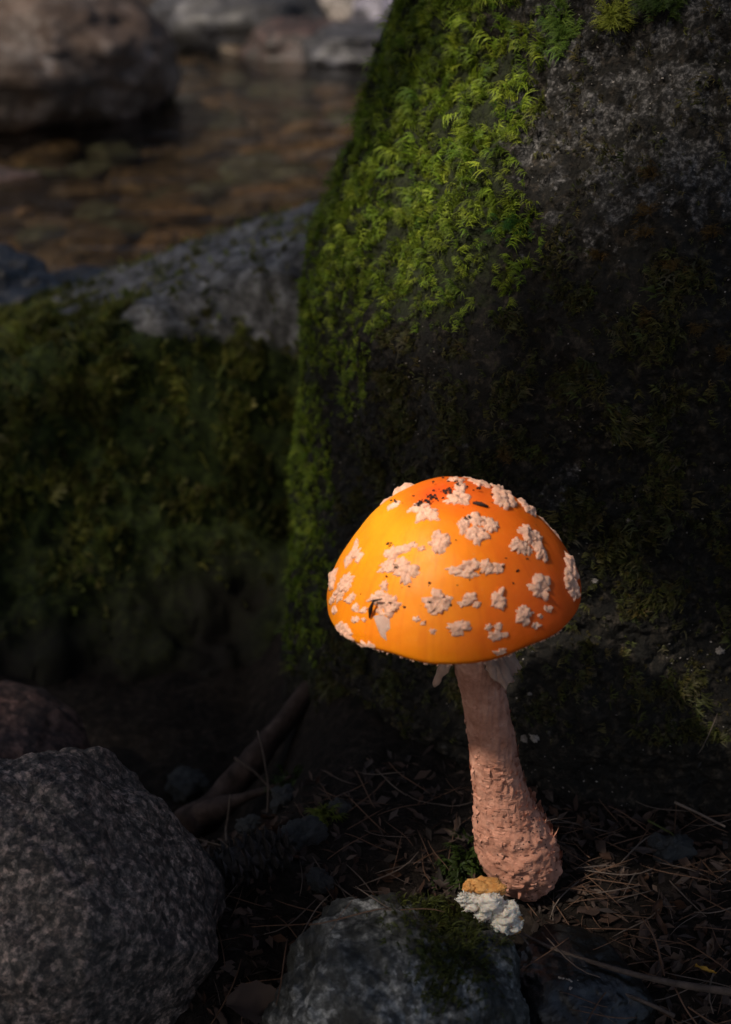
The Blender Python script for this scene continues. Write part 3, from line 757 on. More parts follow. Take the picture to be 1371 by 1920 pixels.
sca = link('shaggy_scales', mesh_np('shaggy_scales', loc_(V), F, M['stem'], False), stem); sca['kind'] = 'stuff'
V = []
# soil crumbs sticking to the bulb
def crumbs(points, normals, smin_, smax_, seed):
    rr = np.random.default_rng(seed); parts = []
    for p, n_ in zip(points, normals):
        s_ = rr.uniform(smin_, smax_) 
        d = rr.normal(size=(8, 3)); d /= np.linalg.norm(d, axis=1)[:, None]
        v = np.array([(1, 1, 1), (1, 1, -1), (1, -1, 1), (1, -1, -1), (-1, 1, 1), (-1, 1, -1), (-1, -1, 1), (-1, -1, -1)], float) * 0.6 + d * 0.45
        v = v * s_ * np.array((1, rr.uniform(0.4, 1), rr.uniform(0.4, 0.9)))
        f = np.array([(0, 2, 3, 1), (4, 5, 7, 6), (0, 1, 5, 4), (2, 6, 7, 3), (0, 4, 6, 2), (1, 3, 7, 5)])
        parts.append((v + p, f))
    return merge(parts)
rr = np.random.default_rng(12)
ii = rr.integers(190, 296, 260); jj = rr.integers(0, NS, 260)
sel = P.reshape(300, NS, 3)[ii, jj]
V, F = crumbs(sel, sel, 0.0002, 0.0006, 4)
o = link('soil_crumbs', mesh_np('soil_crumbs', loc_(V), F, M['crumb'], False), stem); o['kind'] = 'stuff'

# cap: lathe about its own axis
CAPC = at(850, 1117, -0.012)
u_px = (np.linalg.norm((CAPC - CAM) @ np.array((0, math.cos(PITCH), -math.sin(PITCH))))) / FPX
RC = 236 * u_px; HC = 228 * u_px
cap_rot = Matrix.Rotation(R(-2.0), 3, 'X') @ Matrix.Rotation(R(-4.0), 3, 'Y')
CR = np.array(cap_rot)
prof_r = np.array([0, .10, .22, .36, .50, .63, .75, .86, .94, .985, 1.0, .995, .972])
prof_z = np.array([1.0, .99, .958, .897, .808, .692, .552, .385, .225, .095, .005, -.035, -.06])
pp = spline(np.stack([prof_r, prof_z, prof_r * 0], 1), 120); pp[0, 0] = 0.0005
NC = 220; tt2 = np.linspace(0, 2 * np.pi, NC, endpoint=False)
def cap_pt(rn, zn, ang):
    rim = sstep(0.6, 1.0, rn)
    wob = 1 + rim * (0.012 * np.sin(2 * ang + 1.0) + 0.010 * np.sin(3 * ang + 0.4) + 0.006 * np.sin(7 * ang))
    dz = rim * sstep(0.3, -0.1, zn) * (0.018 * np.sin(3 * ang + 2.2) + 0.012 * np.sin(5 * ang + 0.3) + 0.006 * np.sin(11 * ang))
    return np.stack([RC * rn * wob * np.cos(ang), RC * rn * wob * np.sin(ang), HC * (zn + dz)], -1)
A_, I_ = np.meshgrid(tt2, np.arange(120))
CP = cap_pt(pp[I_, 0], pp[I_, 1], A_)
q_ = CP.reshape(-1, 3)
q_ = q_ * (1 + 0.010 * fbm(q_ * 45 + 3, 3))[:, None]
rowi = I_.ravel()
under_prof = [(0.955, -.065), (0.93, -.055), (0.80, .0), (0.55, 0.08), (0.30, 0.14), (0.12, 0.16)]
UP = [cap_pt(np.full(NC, a_), np.full(NC, b_), tt2) for a_, b_ in under_prof]
q_all = np.vstack([q_] + UP)
capW = q_all @ CR.T + CAPC
nrow = 120 + len(UP)
CF = grid_faces(NC, nrow, True)
rad_n = np.hypot(q_all[:, 0], q_all[:, 1]) / RC
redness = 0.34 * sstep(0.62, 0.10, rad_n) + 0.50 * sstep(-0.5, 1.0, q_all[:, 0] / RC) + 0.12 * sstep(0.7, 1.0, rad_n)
# bruised redder blotch near the top where debris lies
bl = np.exp(-(((q_all[:, 0] / RC + 0.15) / 0.16) ** 2 + ((q_all[:, 1] / RC + 0.12) / 0.14) ** 2))
redness = np.clip(redness + 0.30 * bl, 0, 1)
ang_q = np.arctan2(q_all[:, 1], q_all[:, 0])
stre = fbm(np.stack([np.cos(ang_q) * 26, np.sin(ang_q) * 26, rad_n * 3.5], 1), 4, 0.6)
stre = 0.5 + 0.5 * stre * sstep(0.25, 0.95, rad_n)
cap = link('cap', mesh_np('cap', loc_(capW), CF, M['cap'], True, np.stack([redness, stre, redness], 1)), mush)
capV = [Vector(v) for v in capW[:120 * NC].tolist()]
CAP_BVH = BVHTree.FromPolygons(capV, grid_faces(NC, 120, True).tolist())
# gills under the cap
parts = []
for k_ in range(120):
    a_ = 2 * math.pi * k_ / 120
    rs = np.linspace(0.18, 0.93, 10); zt = np.interp(rs, [.12, .3, .55, .8, .93], [.16, .14, .08, .0, -.055])
    dpt = 0.11 * np.sin((rs - 0.18) / 0.75 * np.pi) ** 0.6
    t_ = np.vstack([cap_pt(rs, zt + 0.01, np.full(10, a_)), cap_pt(rs, zt - dpt, np.full(10, a_))]) @ CR.T + CAPC
    parts.append((t_, np.array([(j, j + 1, 11 + j, 10 + j) for j in range(9)])))
V, F = merge(parts)
g_ = link('gills', mesh_np('gills', loc_(V), F, M['gill']), cap); g_['kind'] = 'stuff'
# thin white fringe on the cap margin
rim_pts = capW.reshape(nrow, NC, 3)[119]
rr = np.random.default_rng(2); pts_ = []
for k_ in range(520):
    f = rr.random() * NC; i = int(f); p = rim_pts[i] * (1 - f % 1) + rim_pts[(i + 1) % NC] * (f % 1)
    pts_.append(p + rr.normal(size=3) * 0.00025)
V, F = crumbs(np.array(pts_), pts_, 0.00018, 0.0006, 9)
o = link('margin_fringe', mesh_np('margin_fringe', loc_(V), F, M['wart'], False), cap); o['kind'] = 'stuff'

def hit_cap(px, py):
    d = Vector(ray(px, py)).normalized()
    for s_ in range(40):
        h = CAP_BVH.ray_cast(Vector(CAM), d)
        if h[0]:
            n_ = h[1] if h[1].dot(d) < 0 else -h[1]
            return np.array(h[0]), np.array(n_), s_
        px += (850 - px) * 0.03; py += (1090 - py) * 0.03
        d = Vector(ray(px, py)).normalized()
    raise RuntimeError

ZX, ZY, ZS = 580, 860, 1371 / 540.0
def wart_lump(cx, cy, rx, ry, seed, h=None):
    """one crusty lump; cx..ry in photo pixels"""
    rr = np.random.default_rng(seed)
    c, n_, miss = hit_cap(cx, cy)
    scale = ((c - CAM) @ np.array((0, math.cos(PITCH), -math.sin(PITCH)))) / FPX
    NA, NR = 44, 12
    a_ = np.linspace(0, 2 * np.pi, NA, endpoint=False)
    s_ = rr.random() * 50
    o2 = np.stack([np.cos(a_) * 1.1 + s_, np.sin(a_) * 1.1, a_ * 0], 1)
    out = 1.0 + 0.50 * fbm(o2, 5, 0.75)
    right = np.array((1.0, 0, 0)); right -= n_ * (right @ n_); right /= np.linalg.norm(right)
    upv = np.cross(n_, right); upv = upv if upv[2] > 0 else -upv
    view = -np.array(ray(cx, cy)); view /= np.linalg.norm(view)
    fs = max(0.45, abs(np.array((0, math.sin(PITCH), math.cos(PITCH))) @ upv))
    fr_ = max(0.5, abs(right[0]))
    h = h or 0.40 * min(rx / fr_, ry / fs) * scale
    h = float(np.clip(h, 0.0007, 0.0040))
    V = []
    for k_ in range(NR):
        rho = (k_ + 0.02) / (NR - 1)
        for j in range(NA):
            w_ = c + right * (rho * out[j] * rx * scale / fr_ * math.cos(a_[j])) + upv * (rho * out[j] * ry * scale / fs * math.sin(a_[j]))
            g = CAP_BVH.find_nearest(Vector(w_))
            b0 = np.array(g[0]); bn = np.array(g[1]); bn = bn if bn @ n_ > 0 else -bn
            V.append((b0, bn, rho))
    B0 = np.array([v[0] for v in V]); BN = np.array([v[1] for v in V]); rho = np.array([v[2] for v in V])
    q_ = B0 * 900 + seed
    pr = np.clip(1 - rho ** 5, 0, 1) ** 0.7 * (0.72 + 0.75 * fbm(B0 * 420 + seed, 2, 0.5)) + 0.14 * (1 - rho ** 2) * fbm(B0 * 1500 + seed, 2)
    pr = np.where(rho > 0.97, -0.10, pr)
    Vw = B0 + BN * (h * pr)[:, None] + (fbm(B0 * 1200 + seed + 9, 2)[:, None] * right + fbm(B0 * 1200 + seed + 19, 2)[:, None] * upv) * (0.00022 * sstep(0.2, 1.0, rho))[:, None]
    F = grid_faces(NA, NR, True)
    Vw = np.vstack([Vw, Vw[:NA].mean(0)])
    kk = np.arange(NA)
    return Vw, [F, np.stack([(kk + 1) % NA, kk, np.full(NA, NA * NR)], 1)]

warts = [[(705, 85, 40, 14)], [(815, 103, 45, 17)], [(925, 178, 52, 52), (902, 125, 30, 18), (962, 150, 24, 22)], [(1035, 232, 36, 30)],
    [(720, 132, 28, 26), (712, 185, 45, 28), (680, 205, 36, 10)], [(522, 232, 42, 22), (562, 268, 54, 34)], [(400, 222, 28, 11)],
    [(735, 315, 30, 38), (795, 288, 40, 28), (860, 315, 35, 32), (798, 358, 52, 40)], [(625, 395, 45, 44)],
    [(1040, 360, 38, 38), (992, 412, 42, 34), (1078, 370, 24, 22), (1040, 435, 22, 22)], [(1100, 440, 35, 42)],
    [(395, 455, 36, 34), (450, 428, 46, 18), (490, 412, 22, 12), (372, 515, 42, 28), (460, 545, 50, 42), (440, 500, 34, 26), (492, 535, 26, 28)], [(533, 428, 17, 11)],
    [(222, 420, 15, 32), (203, 468, 36, 24), (238, 470, 18, 18)], [(758, 515, 44, 34), (700, 533, 36, 18), (760, 550, 50, 17)], [(840, 515, 30, 32), (890, 520, 38, 25)],
    [(1240, 510, 28, 42), (1232, 575, 26, 40), (1258, 620, 30, 42), (1288, 548, 14, 20)], [(1098, 612, 56, 48)], [(115, 572, 26, 34)], [(168, 595, 36, 38)],
    [(110, 672, 22, 18), (145, 660, 22, 18)], [(195, 665, 22, 20)], [(120, 720, 15, 19)], [(220, 710, 15, 20)], [(260, 722, 19, 12)], [(218, 767, 18, 14)], [(262, 766, 12, 9)],
    [(165, 815, 30, 38)], [(260, 884, 18, 10), (295, 888, 20, 11)], [(358, 603, 21, 23)], [(318, 665, 36, 26), (372, 700, 46, 50), (335, 640, 20, 14)], [(610, 680, 54, 48), (600, 722, 28, 22), (652, 665, 26, 13)],
    [(760, 664, 40, 30), (732, 690, 24, 16), (793, 695, 20, 14)], [(900, 665, 37, 44)], [(1020, 740, 37, 40), (1050, 738, 16, 10)], [(1140, 715, 22, 15)], [(1100, 750, 12, 11)], [(1078, 793, 21, 16)],
    [(715, 803, 54, 36)], [(885, 840, 34, 26), (902, 800, 17, 20), (930, 838, 18, 14), (853, 803, 18, 14)], [(905, 920, 30, 17)], [(510, 762, 18, 14)], [(543, 782, 13, 11)], [(590, 822, 15, 13)]]
sd = 100
for lumps in warts:
    parts = []
    for (a_, b_, c_, d_) in lumps:
        sd += 1
        parts.append(wart_lump(ZX + a_ / ZS, ZY + b_ / ZS, 1.1 * c_ / ZS, 1.1 * d_ / ZS, sd))
    V, F = merge(parts)
    link('wart', mesh_np('wart', loc_(V), F, M['wart']), cap)
# warts on the far side of the cap
rr = np.random.default_rng(77)
for k_ in range(16):
    a_ = rr.uniform(0.35, math.pi - 0.35); i = int(rr.uniform(45, 108))
    c0 = cap_pt(np.array([pp[i, 0]]), np.array([pp[i, 1]]), np.array([a_]))[0] @ CR.T + CAPC
    parts = []
    for e_ in range(2):
        n0 = (c0 - CAPC) / np.linalg.norm(c0 - CAPC)
        c1 = c0 + rr.normal(size=3) * 0.0025
        NA, NR = 18, 5; an = np.linspace(0, 2 * np.pi, NA, endpoint=False)
        t1 = np.cross(n0, (0, 0, 1.0)); t1 /= np.linalg.norm(t1); t2 = np.cross(n0, t1)
        V = []
        for k2 in range(NR):
            rho = (k2 + 0.02) / (NR - 1)
            for j in range(NA):
                w_ = c1 + (t1 * math.cos(an[j]) + t2 * math.sin(an[j])) * rho * 0.0045 * (1 + 0.3 * math.sin(3 * an[j] + k_))
                g = CAP_BVH.find_nearest(Vector(w_))
                V.append(np.array(g[0]) + n0 * 0.0022 * (1 - rho ** 3) + n0 * (-0.0003 if rho > 0.97 else 0))
        V = np.array(V); V[:-NA] += n0 * (0.0008 * fbm(V[:-NA] * 500, 2))[:, None]
        parts.append((V, grid_faces(NA, NR, True)))
    V, F = merge(parts)
    link('wart', mesh_np('far_wart', loc_(V), F, M['wart']), cap)

# pale torn streak below the flap, dark debris on the cap
def cap_patch(poly, lift, n=14):
    poly = np.array(poly, float) / ZS + np.array((ZX, ZY)); c = poly.mean(0)
    ring = spline(np.vstack([poly, poly[:1]]), 40)[:-1] if poly.shape[1] == 3 else None
    V = []
    pl = np.array([np.interp(np.linspace(0, len(poly), 48, endpoint=False), np.arange(len(poly) + 1), np.append(poly[:, i], poly[0, i])) for i in (0, 1)]).T
    for k_ in range(6):
        rho = k_ / 5
        for p in pl:
            q = c + (p - c) * max(rho, 0.03)
            h, n_, _ = hit_cap(q[0], q[1])
            V.append(h + n_ * (lift * (1 - rho ** 4) - (0.0001 if rho == 1 else 0)))
    return np.array(V), grid_faces(48, 6, True)
V, F = cap_patch([(300, 745), (345, 735), (385, 760), (388, 810), (365, 830), (372, 875), (340, 850), (325, 815)], 0.00025)
o = link('torn_streak', mesh_np('torn_streak', loc_(V), F, M['streak']), cap); o['label'] = 'pale torn streak of flesh below the wart flap'
pts_, nn_ = [], []
rr = np.random.default_rng(31)
for (a_, b_, c_, d_, n_) in ((660, 160, 30, 22, 26), (590, 185, 45, 14, 26), (560, 215, 28, 8, 10), (690, 125, 16, 10, 6), (425, 515, 14, 8, 6), (385, 410, 16, 8, 5), (405, 212, 24, 4, 7), (600, 130, 8, 5, 2), (800, 158, 8, 3, 2), (640, 150, 320, 90, 30), (430, 620, 260, 200, 14), (800, 450, 350, 300, 22), (745, 290, 12, 10, 4), (395, 685, 12, 8, 3), (575, 682, 5, 5, 2), (525, 225, 30, 14, 9)):
    for _ in range(n_):
        g = rr.normal(size=2) * 0.5
        h, m_, ms = hit_cap(ZX + (a_ + c_ * g[0]) / ZS, ZY + (b_ + d_ * g[1]) / ZS)
        if ms == 0: pts_.append(h + m_ * (0.0002 if n_ > 11 else 0.0014)); nn_.append(m_)
V, F = crumbs(np.array(pts_), nn_, 0.00016, 0.0007, 14)
o = link('dark_crumbs', mesh_np('dark_crumbs', loc_(V), F, M['crumb'], False), cap); o['kind'] = 'stuff'
# a bit of bark and a dark sliver of leaf lying on the cap
h, n_, _ = hit_cap(ZX + 778 / ZS, ZY + 213 / ZS); h2, n2, _ = hit_cap(ZX + 850 / ZS, ZY + 233 / ZS)
V, F = tube([h + n_ * .0004, (h + h2) / 2 + n_ * .0008, h2 + n2 * .0003], [.0004, .0008, .0005], 7, 0.3)
tag(link('bark_splinter', mesh_np('bark_splinter', V - h, F, M['crumb']), loc=h), 'tiny dark bark splinter lying on the orange cap', 'splinter')
h, n_, _ = hit_cap(ZX + 292 / ZS, ZY + 760 / ZS); h2, n2, _ = hit_cap(ZX + 328 / ZS, ZY + 680 / ZS); h3, n3, _ = hit_cap(ZX + 418 / ZS, ZY + 665 / ZS)
V, F = tube(np.array([h + n_ * .0006, (h + h2) / 2 + n_ * .0022, h2 + n2 * .0028, (h2 + h3) / 2 + n2 * .0034]), [.0002, .0008, .0005, .0002], 7, 0.2)
tag(link('leaf_sliver', mesh_np('leaf_sliver', V - h, F, M['crumb']), loc=h), 'dark leaf sliver stuck to a wart on the orange cap', 'leaf')

# ring: tattered skirt under the cap
def ring_piece(a0, a1, len_fun, name, mat, seed, drop=1.0):
    na, nr = 60, 16
    Vs = []
    ib = int((1238 - 1190) / 484 * 299); c = cen[ib]; r0 = rad[ib]
    aa = np.linspace(a0, a1, na)
    for k_ in range(nr):
        t = k_ / (nr - 1)
        L = len_fun(aa) * (1 + 0.16 * fbm(np.stack([aa * 9 + seed, aa * 0, aa * 0], 1), 3, 0.7))
        rr_ = r0 * 0.97 + L * t * (0.75 + 0.25 * np.sin(aa * 5))
        z_ = c[2] + 0.004 - L * drop * (0.25 * t + 0.75 * t * t) + 0.0009 * np.sin(aa * 11 + t * 3)
        p = np.stack([c[0] + rr_ * np.cos(aa), c[1] + rr_ * np.sin(aa), z_], 1)
        p += 0.0008 * t * np.stack([fbm(p * 300 + i * 5, 2) for i in range(3)], 1)
        Vs.append(p)
    V = np.vstack(Vs)
    o = link(name, mesh_np(name, loc_(V), grid_faces(na, nr), mat), stem)
    md = o.modifiers.new('thickness', 'SOLIDIFY'); md.thickness = 0.0007
    return o
ring_piece(R(-75), R(40), lambda a: 0.0095 * np.sin(np.clip((a + R(75)) / R(115), 0, 1) * np.pi) ** 0.5 + 0.001, 'ring_flap', M['ring'], 3, 0.85)
ring_piece(R(168), R(212), lambda a: 0.0130 * np.exp(-((a - R(194)) / R(9)) ** 2) + 0.0012, 'ring_shred', M['ring'], 9, 0.9)
ring_piece(R(40), R(165), lambda a: 0.004 + 0 * a, 'ring_remnant', M['ring'], 5, 1.0)

# torn mushroom piece lying below the bulb
fr0 = at(915, 1705, -0.051)
frag = empty('mushroom_piece', fr0 + np.array((0, 0, -0.010)))
tag(frag, 'torn mushroom piece with fluffy white flesh and orange skin below the stem', 'mushroom piece')
froot = fr0 + np.array((0, 0, -0.010))
def blob(pxc, rp, yy, seed, amp=0.34, nu=70, nv=46):
    c = at(pxc[0], pxc[1], yy); sc_ = 0.00018
    th = np.linspace(0, 2 * np.pi, nu, endpoint=False); ph = np.linspace(0.05, np.pi - 0.05, nv)
    T_, Ph = np.meshgrid(th, ph)
    d = np.stack([np.sin(Ph) * np.cos(T_), np.sin(Ph) * np.sin(T_), np.cos(Ph)], 2).reshape(-1, 3)
    k = 1 + amp * 1.3 * fbm(d * 1.4 + seed * 3.3, 2) + 0.06 * fbm(d * np.array((7, 7, 3)) + seed, 3, 0.6) + 0.05 * fbm(d * np.array((34, 34, 9)) + seed, 2)
    V = c + d * k[:, None] * np.array((rp[0], (rp[0] + rp[1]) / 2 * 0.8, rp[1])) * sc_
    return V - froot, grid_faces(nu, nv, True)[:, ::-1]
V, F = merge([blob((885, 1690), (24, 17), -0.051, 1), blob((915, 1688), (28, 22), -0.052, 2), blob((948, 1712), (28, 26), -0.052, 3), blob((935, 1738), (24, 20), -0.054, 4), blob((907, 1712), (16, 16), -0.053, 5), blob((962, 1735), (18, 18), -0.053, 7), blob((925, 1745), (14, 12), -0.055, 8), blob((870, 1684), (12, 10), -0.052, 9)])
fl_ = []
rq = np.random.default_rng(6); cq = V.mean(0)
for q_i in rq.integers(0, len(V), 900):
    o_ = V[q_i] - cq; o_ /= np.linalg.norm(o_) + 1e-9; o_ = o_ + rq.normal(size=3) * 0.7; o_ /= np.linalg.norm(o_)
    sd_ = np.cross(o_, rq.normal(size=3)); sd_ /= np.linalg.norm(sd_); l_ = rq.uniform(.0006, .0022); w_ = rq.uniform(.0001, .0005)
    b_ = V[q_i] - o_ * .0003
    fl_.append((np.array([b_ - sd_ * w_, b_ + sd_ * w_, b_ + o_ * l_ + sd_ * w_ * .4, b_ + o_ * l_ - sd_ * w_ * .4]), np.array([(0, 1, 2, 3)])))
V, F = merge([(V, F[0])] + fl_)
link('flesh', mesh_np('flesh', V, F, M['white']), frag)
V, F = merge([blob((908, 1660), (36, 17), -0.048, 11, 0.35), blob((880, 1664), (14, 13), -0.049, 12), blob((934, 1668), (16, 10), -0.049, 15), blob((941, 1664), (9, 8), -0.051, 16)])
link('skin', mesh_np('skin', V, F, M['oldskin']), frag)
V, F = merge([blob((972, 1728), (10, 15), -0.051, 21, 0.4, 40, 26), blob((965, 1742), (14, 9), -0.051, 22, 0.4, 40, 26)])
link('skin', mesh_np('skin_edge', V, F, M['oldskin']), frag)

# ------------------------------------------------------------------ roots, twigs, cone, leaves, needles
def path_px(pts, n=24): return spline(np.array([at(a_, b_, y_) for a_, b_, y_ in pts]), n)
def lower(pth, d): pth = pth.copy(); pth[:, 2] += d; return pth
p1 = path_px([(640, 1200, .20), (580, 1285, .20), (535, 1350, .19), (490, 1410, .175), (445, 1465, .165), (400, 1515, .15), (340, 1560, .13)], 40)
V1, F1 = tube(p1, np.linspace(.004, .010, 40), 14, 0.25, 1)
p2 = path_px([(360, 1535, .14), (410, 1515, .135), (460, 1495, .13), (520, 1474, .125), (545, 1455, .12)], 30)
V2, F2 = tube(p2, np.interp(np.linspace(0, 1, 30), [0, .3, .5, 1], [.008, .006, .0024, .0012]), 10, 0.25, 2)
rt = empty('root', p1[20]); tag(rt, 'pinkish brown forked tree root bending down from the foot of the tall boulder', 'root')
link('main_root', mesh_np('main_root', V1 - p1[20], F1, M['root']), rt)
link('side_root', mesh_np('side_root', V2 - p1[20], F2, M['root']), rt)

def strand(name, pts, r0, r1, mat, label, cat, group=None, n=16, seg=6):
    pth = path_px(pts, n); V, F = tube(pth, np.linspace(r0, r1, n), seg, 0.15)
    o = link(name, mesh_np(name, V - pth[0], F, mat), loc=pth[0])
    return tag(o, label, cat, group)
strand('grass_stalk', [(483, 1370, .10), (495, 1420, .10), (503, 1480, .10), (498, 1560, .085), (487, 1620, .06)], .0004, .0007, M['straw'], 'thin pale dry grass stalk standing in front of the root fork', 'grass stalk')
strand('grass_stalk', [(432, 1490, .09), (428, 1530, .09), (424, 1560, .085), (428, 1600, .06)], .0004, .0007, M['straw'], 'short pale grass stalk beside the lower root', 'grass stalk')
strand('twig', [(440, 1420, .13), (475, 1445, .125), (505, 1476, .12), (520, 1500, .11)], .0008, .0005, M['twig'], 'thin twig crossing the root fork', 'twig', 'twigs on the bank')
strand('twig', [(975, 1748, -.035), (1040, 1780, -.045), (1130, 1810, -.055), (1210, 1832, -.06), (1290, 1848, -.062), (1385, 1862, -.065)], .0005, .0017, M['twig'], 'long curved brown twig running from the torn mushroom piece over the wet stone', 'twig', 'twigs on the bank', 40, 8)
strand('twig', [(1070, 1846, -.06), (1140, 1856, -.062), (1200, 1875, -.066), (1265, 1905, -.07)], .0007, .0009, M['twig'], 'short thin brown twig in front of the long curved one', 'twig', 'twigs on the bank')
strand('twig', [(975, 1750, -.034), (1005, 1790, -.045), (1040, 1835, -.06)], .0005, .0004, M['straw'], 'pale thin stalk reaching down from the torn mushroom piece', 'twig', 'twigs on the bank')
strand('twig', [(1060, 1908, -.075), (1105, 1898, -.072), (1150, 1889, -.070)], .0007, .0005, M['straw'], 'short straight pale stick on dark litter', 'twig', 'twigs on the bank')
strand('twig', [(1265, 1504, .035), (1310, 1525, .028), (1360, 1550, .02)], .0007, .0005, M['straw'], 'straight pale stick lying at the foot of the tall boulder', 'twig', 'twigs on the bank')
strand('grass_sprig', [(1215, 1538, .03), (1240, 1552, .028), (1262, 1565, .025), (1272, 1590, .02)], .0006, .0003, M['moss'], 'short olive green blade bent over at the foot of the tall boulder', 'grass blade')
strand('twig', [(985, 1490, .03), (1010, 1520, .03), (1045, 1545, .03)], .0003, .0002, M['twig'], 'hair-thin twig leaning on the mushroom bulb', 'twig', 'twigs on the bank')
for o in [o for o in bpy.data.objects if o.name.startswith('grass_sprig')]:
    me = o.data; ca = me.color_attributes.new('tint', 'FLOAT_COLOR', 'POINT')
    ca.data.foreach_set('color', np.tile(np.array((.07, .08, .02, 1), dtype=np.float32), len(me.vertices)))

# pine cone
cc = at(470, 1605, 0.005); cc[2] = max(cc[2], gz(cc[0], cc[1]) + 0.004)
cone = empty('pine_cone', cc); tag(cone, 'old dark pine cone lying beside the speckled granite boulder', 'pine cone')
V, F = tube(np.array([(-.016, 0, 0), (-.008, 0, 0), (0.004, 0, 0), (0.014, 0, 0)]), [.003, .006, .006, .002], 10)
link('core', mesh_np('core', V, F, M['cone']), cone)
sv = np.array([(0, 0, 0), (.0035, -.0036, .0016), (.0035, .0036, .0016), (.0075, -.0040, .0034), (.0075, .0040, .0034), (.0100, 0, .0052), (.0085, 0, .0020), (.0040, 0, .0002)])
sf = [np.array([(1, 3, 4, 2)]), np.array([(0, 1, 2), (3, 5, 4), (3, 6, 5), (5, 6, 4), (0, 7, 1), (0, 2, 7), (1, 7, 3), (7, 6, 3), (7, 2, 4), (7, 4, 6)])]
sme = mesh_np('cone_scale', sv, sf, M['cone'], False)
for k_ in range(46):
    a_ = k_ * 2.39996; t = k_ / 45
    o = link('scale', sme, cone); s_ = 0.55 + 0.55 * math.sin(math.pi * (0.15 + 0.75 * t))
    mt = Matrix.Translation((-.015 + .030 * t, 0, 0)) @ Matrix.Rotation(a_, 4, 'X') @ Matrix.Rotation(R(-62 + 22 * t), 4, 'Y') @ Matrix.Scale(s_ * 1.0, 4)
    o.matrix_local = mt
cone.rotation_euler = (0.2, -0.1, 0.3)

# small moss sprouts on the ground
def ground_moss(pxy, Yv, n, spread, size, cols, label, seed):
    rr = np.random.default_rng(seed); c = at(pxy[0], pxy[1], Yv)
    c[2] = max(c[2], gz(c[0], c[1]))
    off = rr.normal(size=(n, 3)) * spread; Nn = off / (np.linalg.norm(off, axis=1)[:, None] + 1e-9) * 0.5 + np.array((0, -.2, .8)); Nn /= np.linalg.norm(Nn, axis=1)[:, None]
    cl = moss_cols(n, rr, rr.uniform(0.6, 1.2, n), cols)
    o = link('moss_sprout', moss_mesh('moss_sprout', off, Nn, size * rr.lognormal(0, .2, n), cl, 8, 3, 0.8, 0.12, seed=seed), loc=c)
    tag(o, label, 'moss', 'moss sprouts on the bank')
ground_moss((612, 1592), .045, 26, .0022, .0048, G2, 'small bright yellow-green moss sprout in the brown litter', 71)
ground_moss((868, 1632), .012, 70, .0042, .0048, ((.05, .08, .014), (.035, .06, .012)), 'dark green moss clump beside the mushroom bulb', 72)
ground_moss((845, 1860), -.062, 40, .0045, .0030, ((.05, .07, .012), (.03, .05, .01)), 'dim green moss patch in the fold of the blue-grey rock', 73)
ground_moss((540, 1500), .12, 26, .0040, .0060, ((.06, .09, .014), (.04, .07, .012)), 'moss sprig at the lower corner of the tall boulder', 74)

dg0 = bpy.context.evaluated_depsgraph_get(); dg0.update()
rr = np.random.default_rng(88); Pm, Nm = [], []
for _ in range(1500):
    a_, b_ = (rr.normal(850, 40) + 0.35 * 0, rr.normal(1775, 60)) if rr.random() < 0.55 else (rr.normal(850, 60), rr.normal(1700, 26))
    d_ = Vector(ray(a_, b_)).normalized()
    hit, lo, nr, _i, ob, _m = sc.ray_cast(dg0, Vector(CAM), d_)
    if hit and ob.name.startswith('rock') and 'bluegrey' in ob.data.materials[0].name:
        Pm.append(lo); Nm.append(nr)
Pm = np.array(Pm); Nm = np.array(Nm)
cl = moss_cols(len(Pm), rr, rr.uniform(.6, 1.3, len(Pm)), ((.06, .075, .014), (.09, .10, .02), (.04, .05, .012)))
tag(link('moss', moss_mesh('rock_moss', Pm - Nm * .0004, Nm, .0021 * rr.lognormal(0, .3, len(Pm)), cl, 6, 2, .8, .1, seed=15)), 'thin olive moss in the fold of the blue-grey rock under the torn mushroom piece', 'moss', kind='stuff')

# pale lichen crumbs on the tall boulder
for a_, b_, s_ in ((985, 1385, .0017), (1003, 1383, .0017), (1180, 975, .0014), (1115, 1090, .0014), (1350, 1220, .0018), (993, 1300, .0010)):
    h = TALL_BVH.ray_cast(Vector(CAM), Vector(ray(a_, b_)).normalized())[0]
    me = rock_mesh('lichen', (s_, s_, s_ * .8), M['lichen'], a_ % 17, 30, 20, a1=.5, a2=.5, a3=.4)
    tag(link('lichen', me, loc=h), 'small pale crumb of lichen on the dark face of the tall boulder', 'lichen', 'lichen crumbs on the tall boulder')

# tiny pale flecks of lichen and grit caught on the shaded face
Pk, Nk = sample_surface(Pf, tallF, 700, r, lambda p: np.where((zone(p) > 0.0) & (zone(p) <= 0.4), 0.05 + sstep(-.1, .4, fbm(p * 22 + 50, 3)), 0))
V, F = crumbs(Pk + Nk * 0.0002, Nk, 0.00015, 0.00055, 8)
tag(link('lichen_flecks', mesh_np('lichen_flecks', V, F, M['lichen'], False)), 'scattered tiny pale lichen flecks on the shaded face of the tall boulder', 'lichen', kind='stuff')

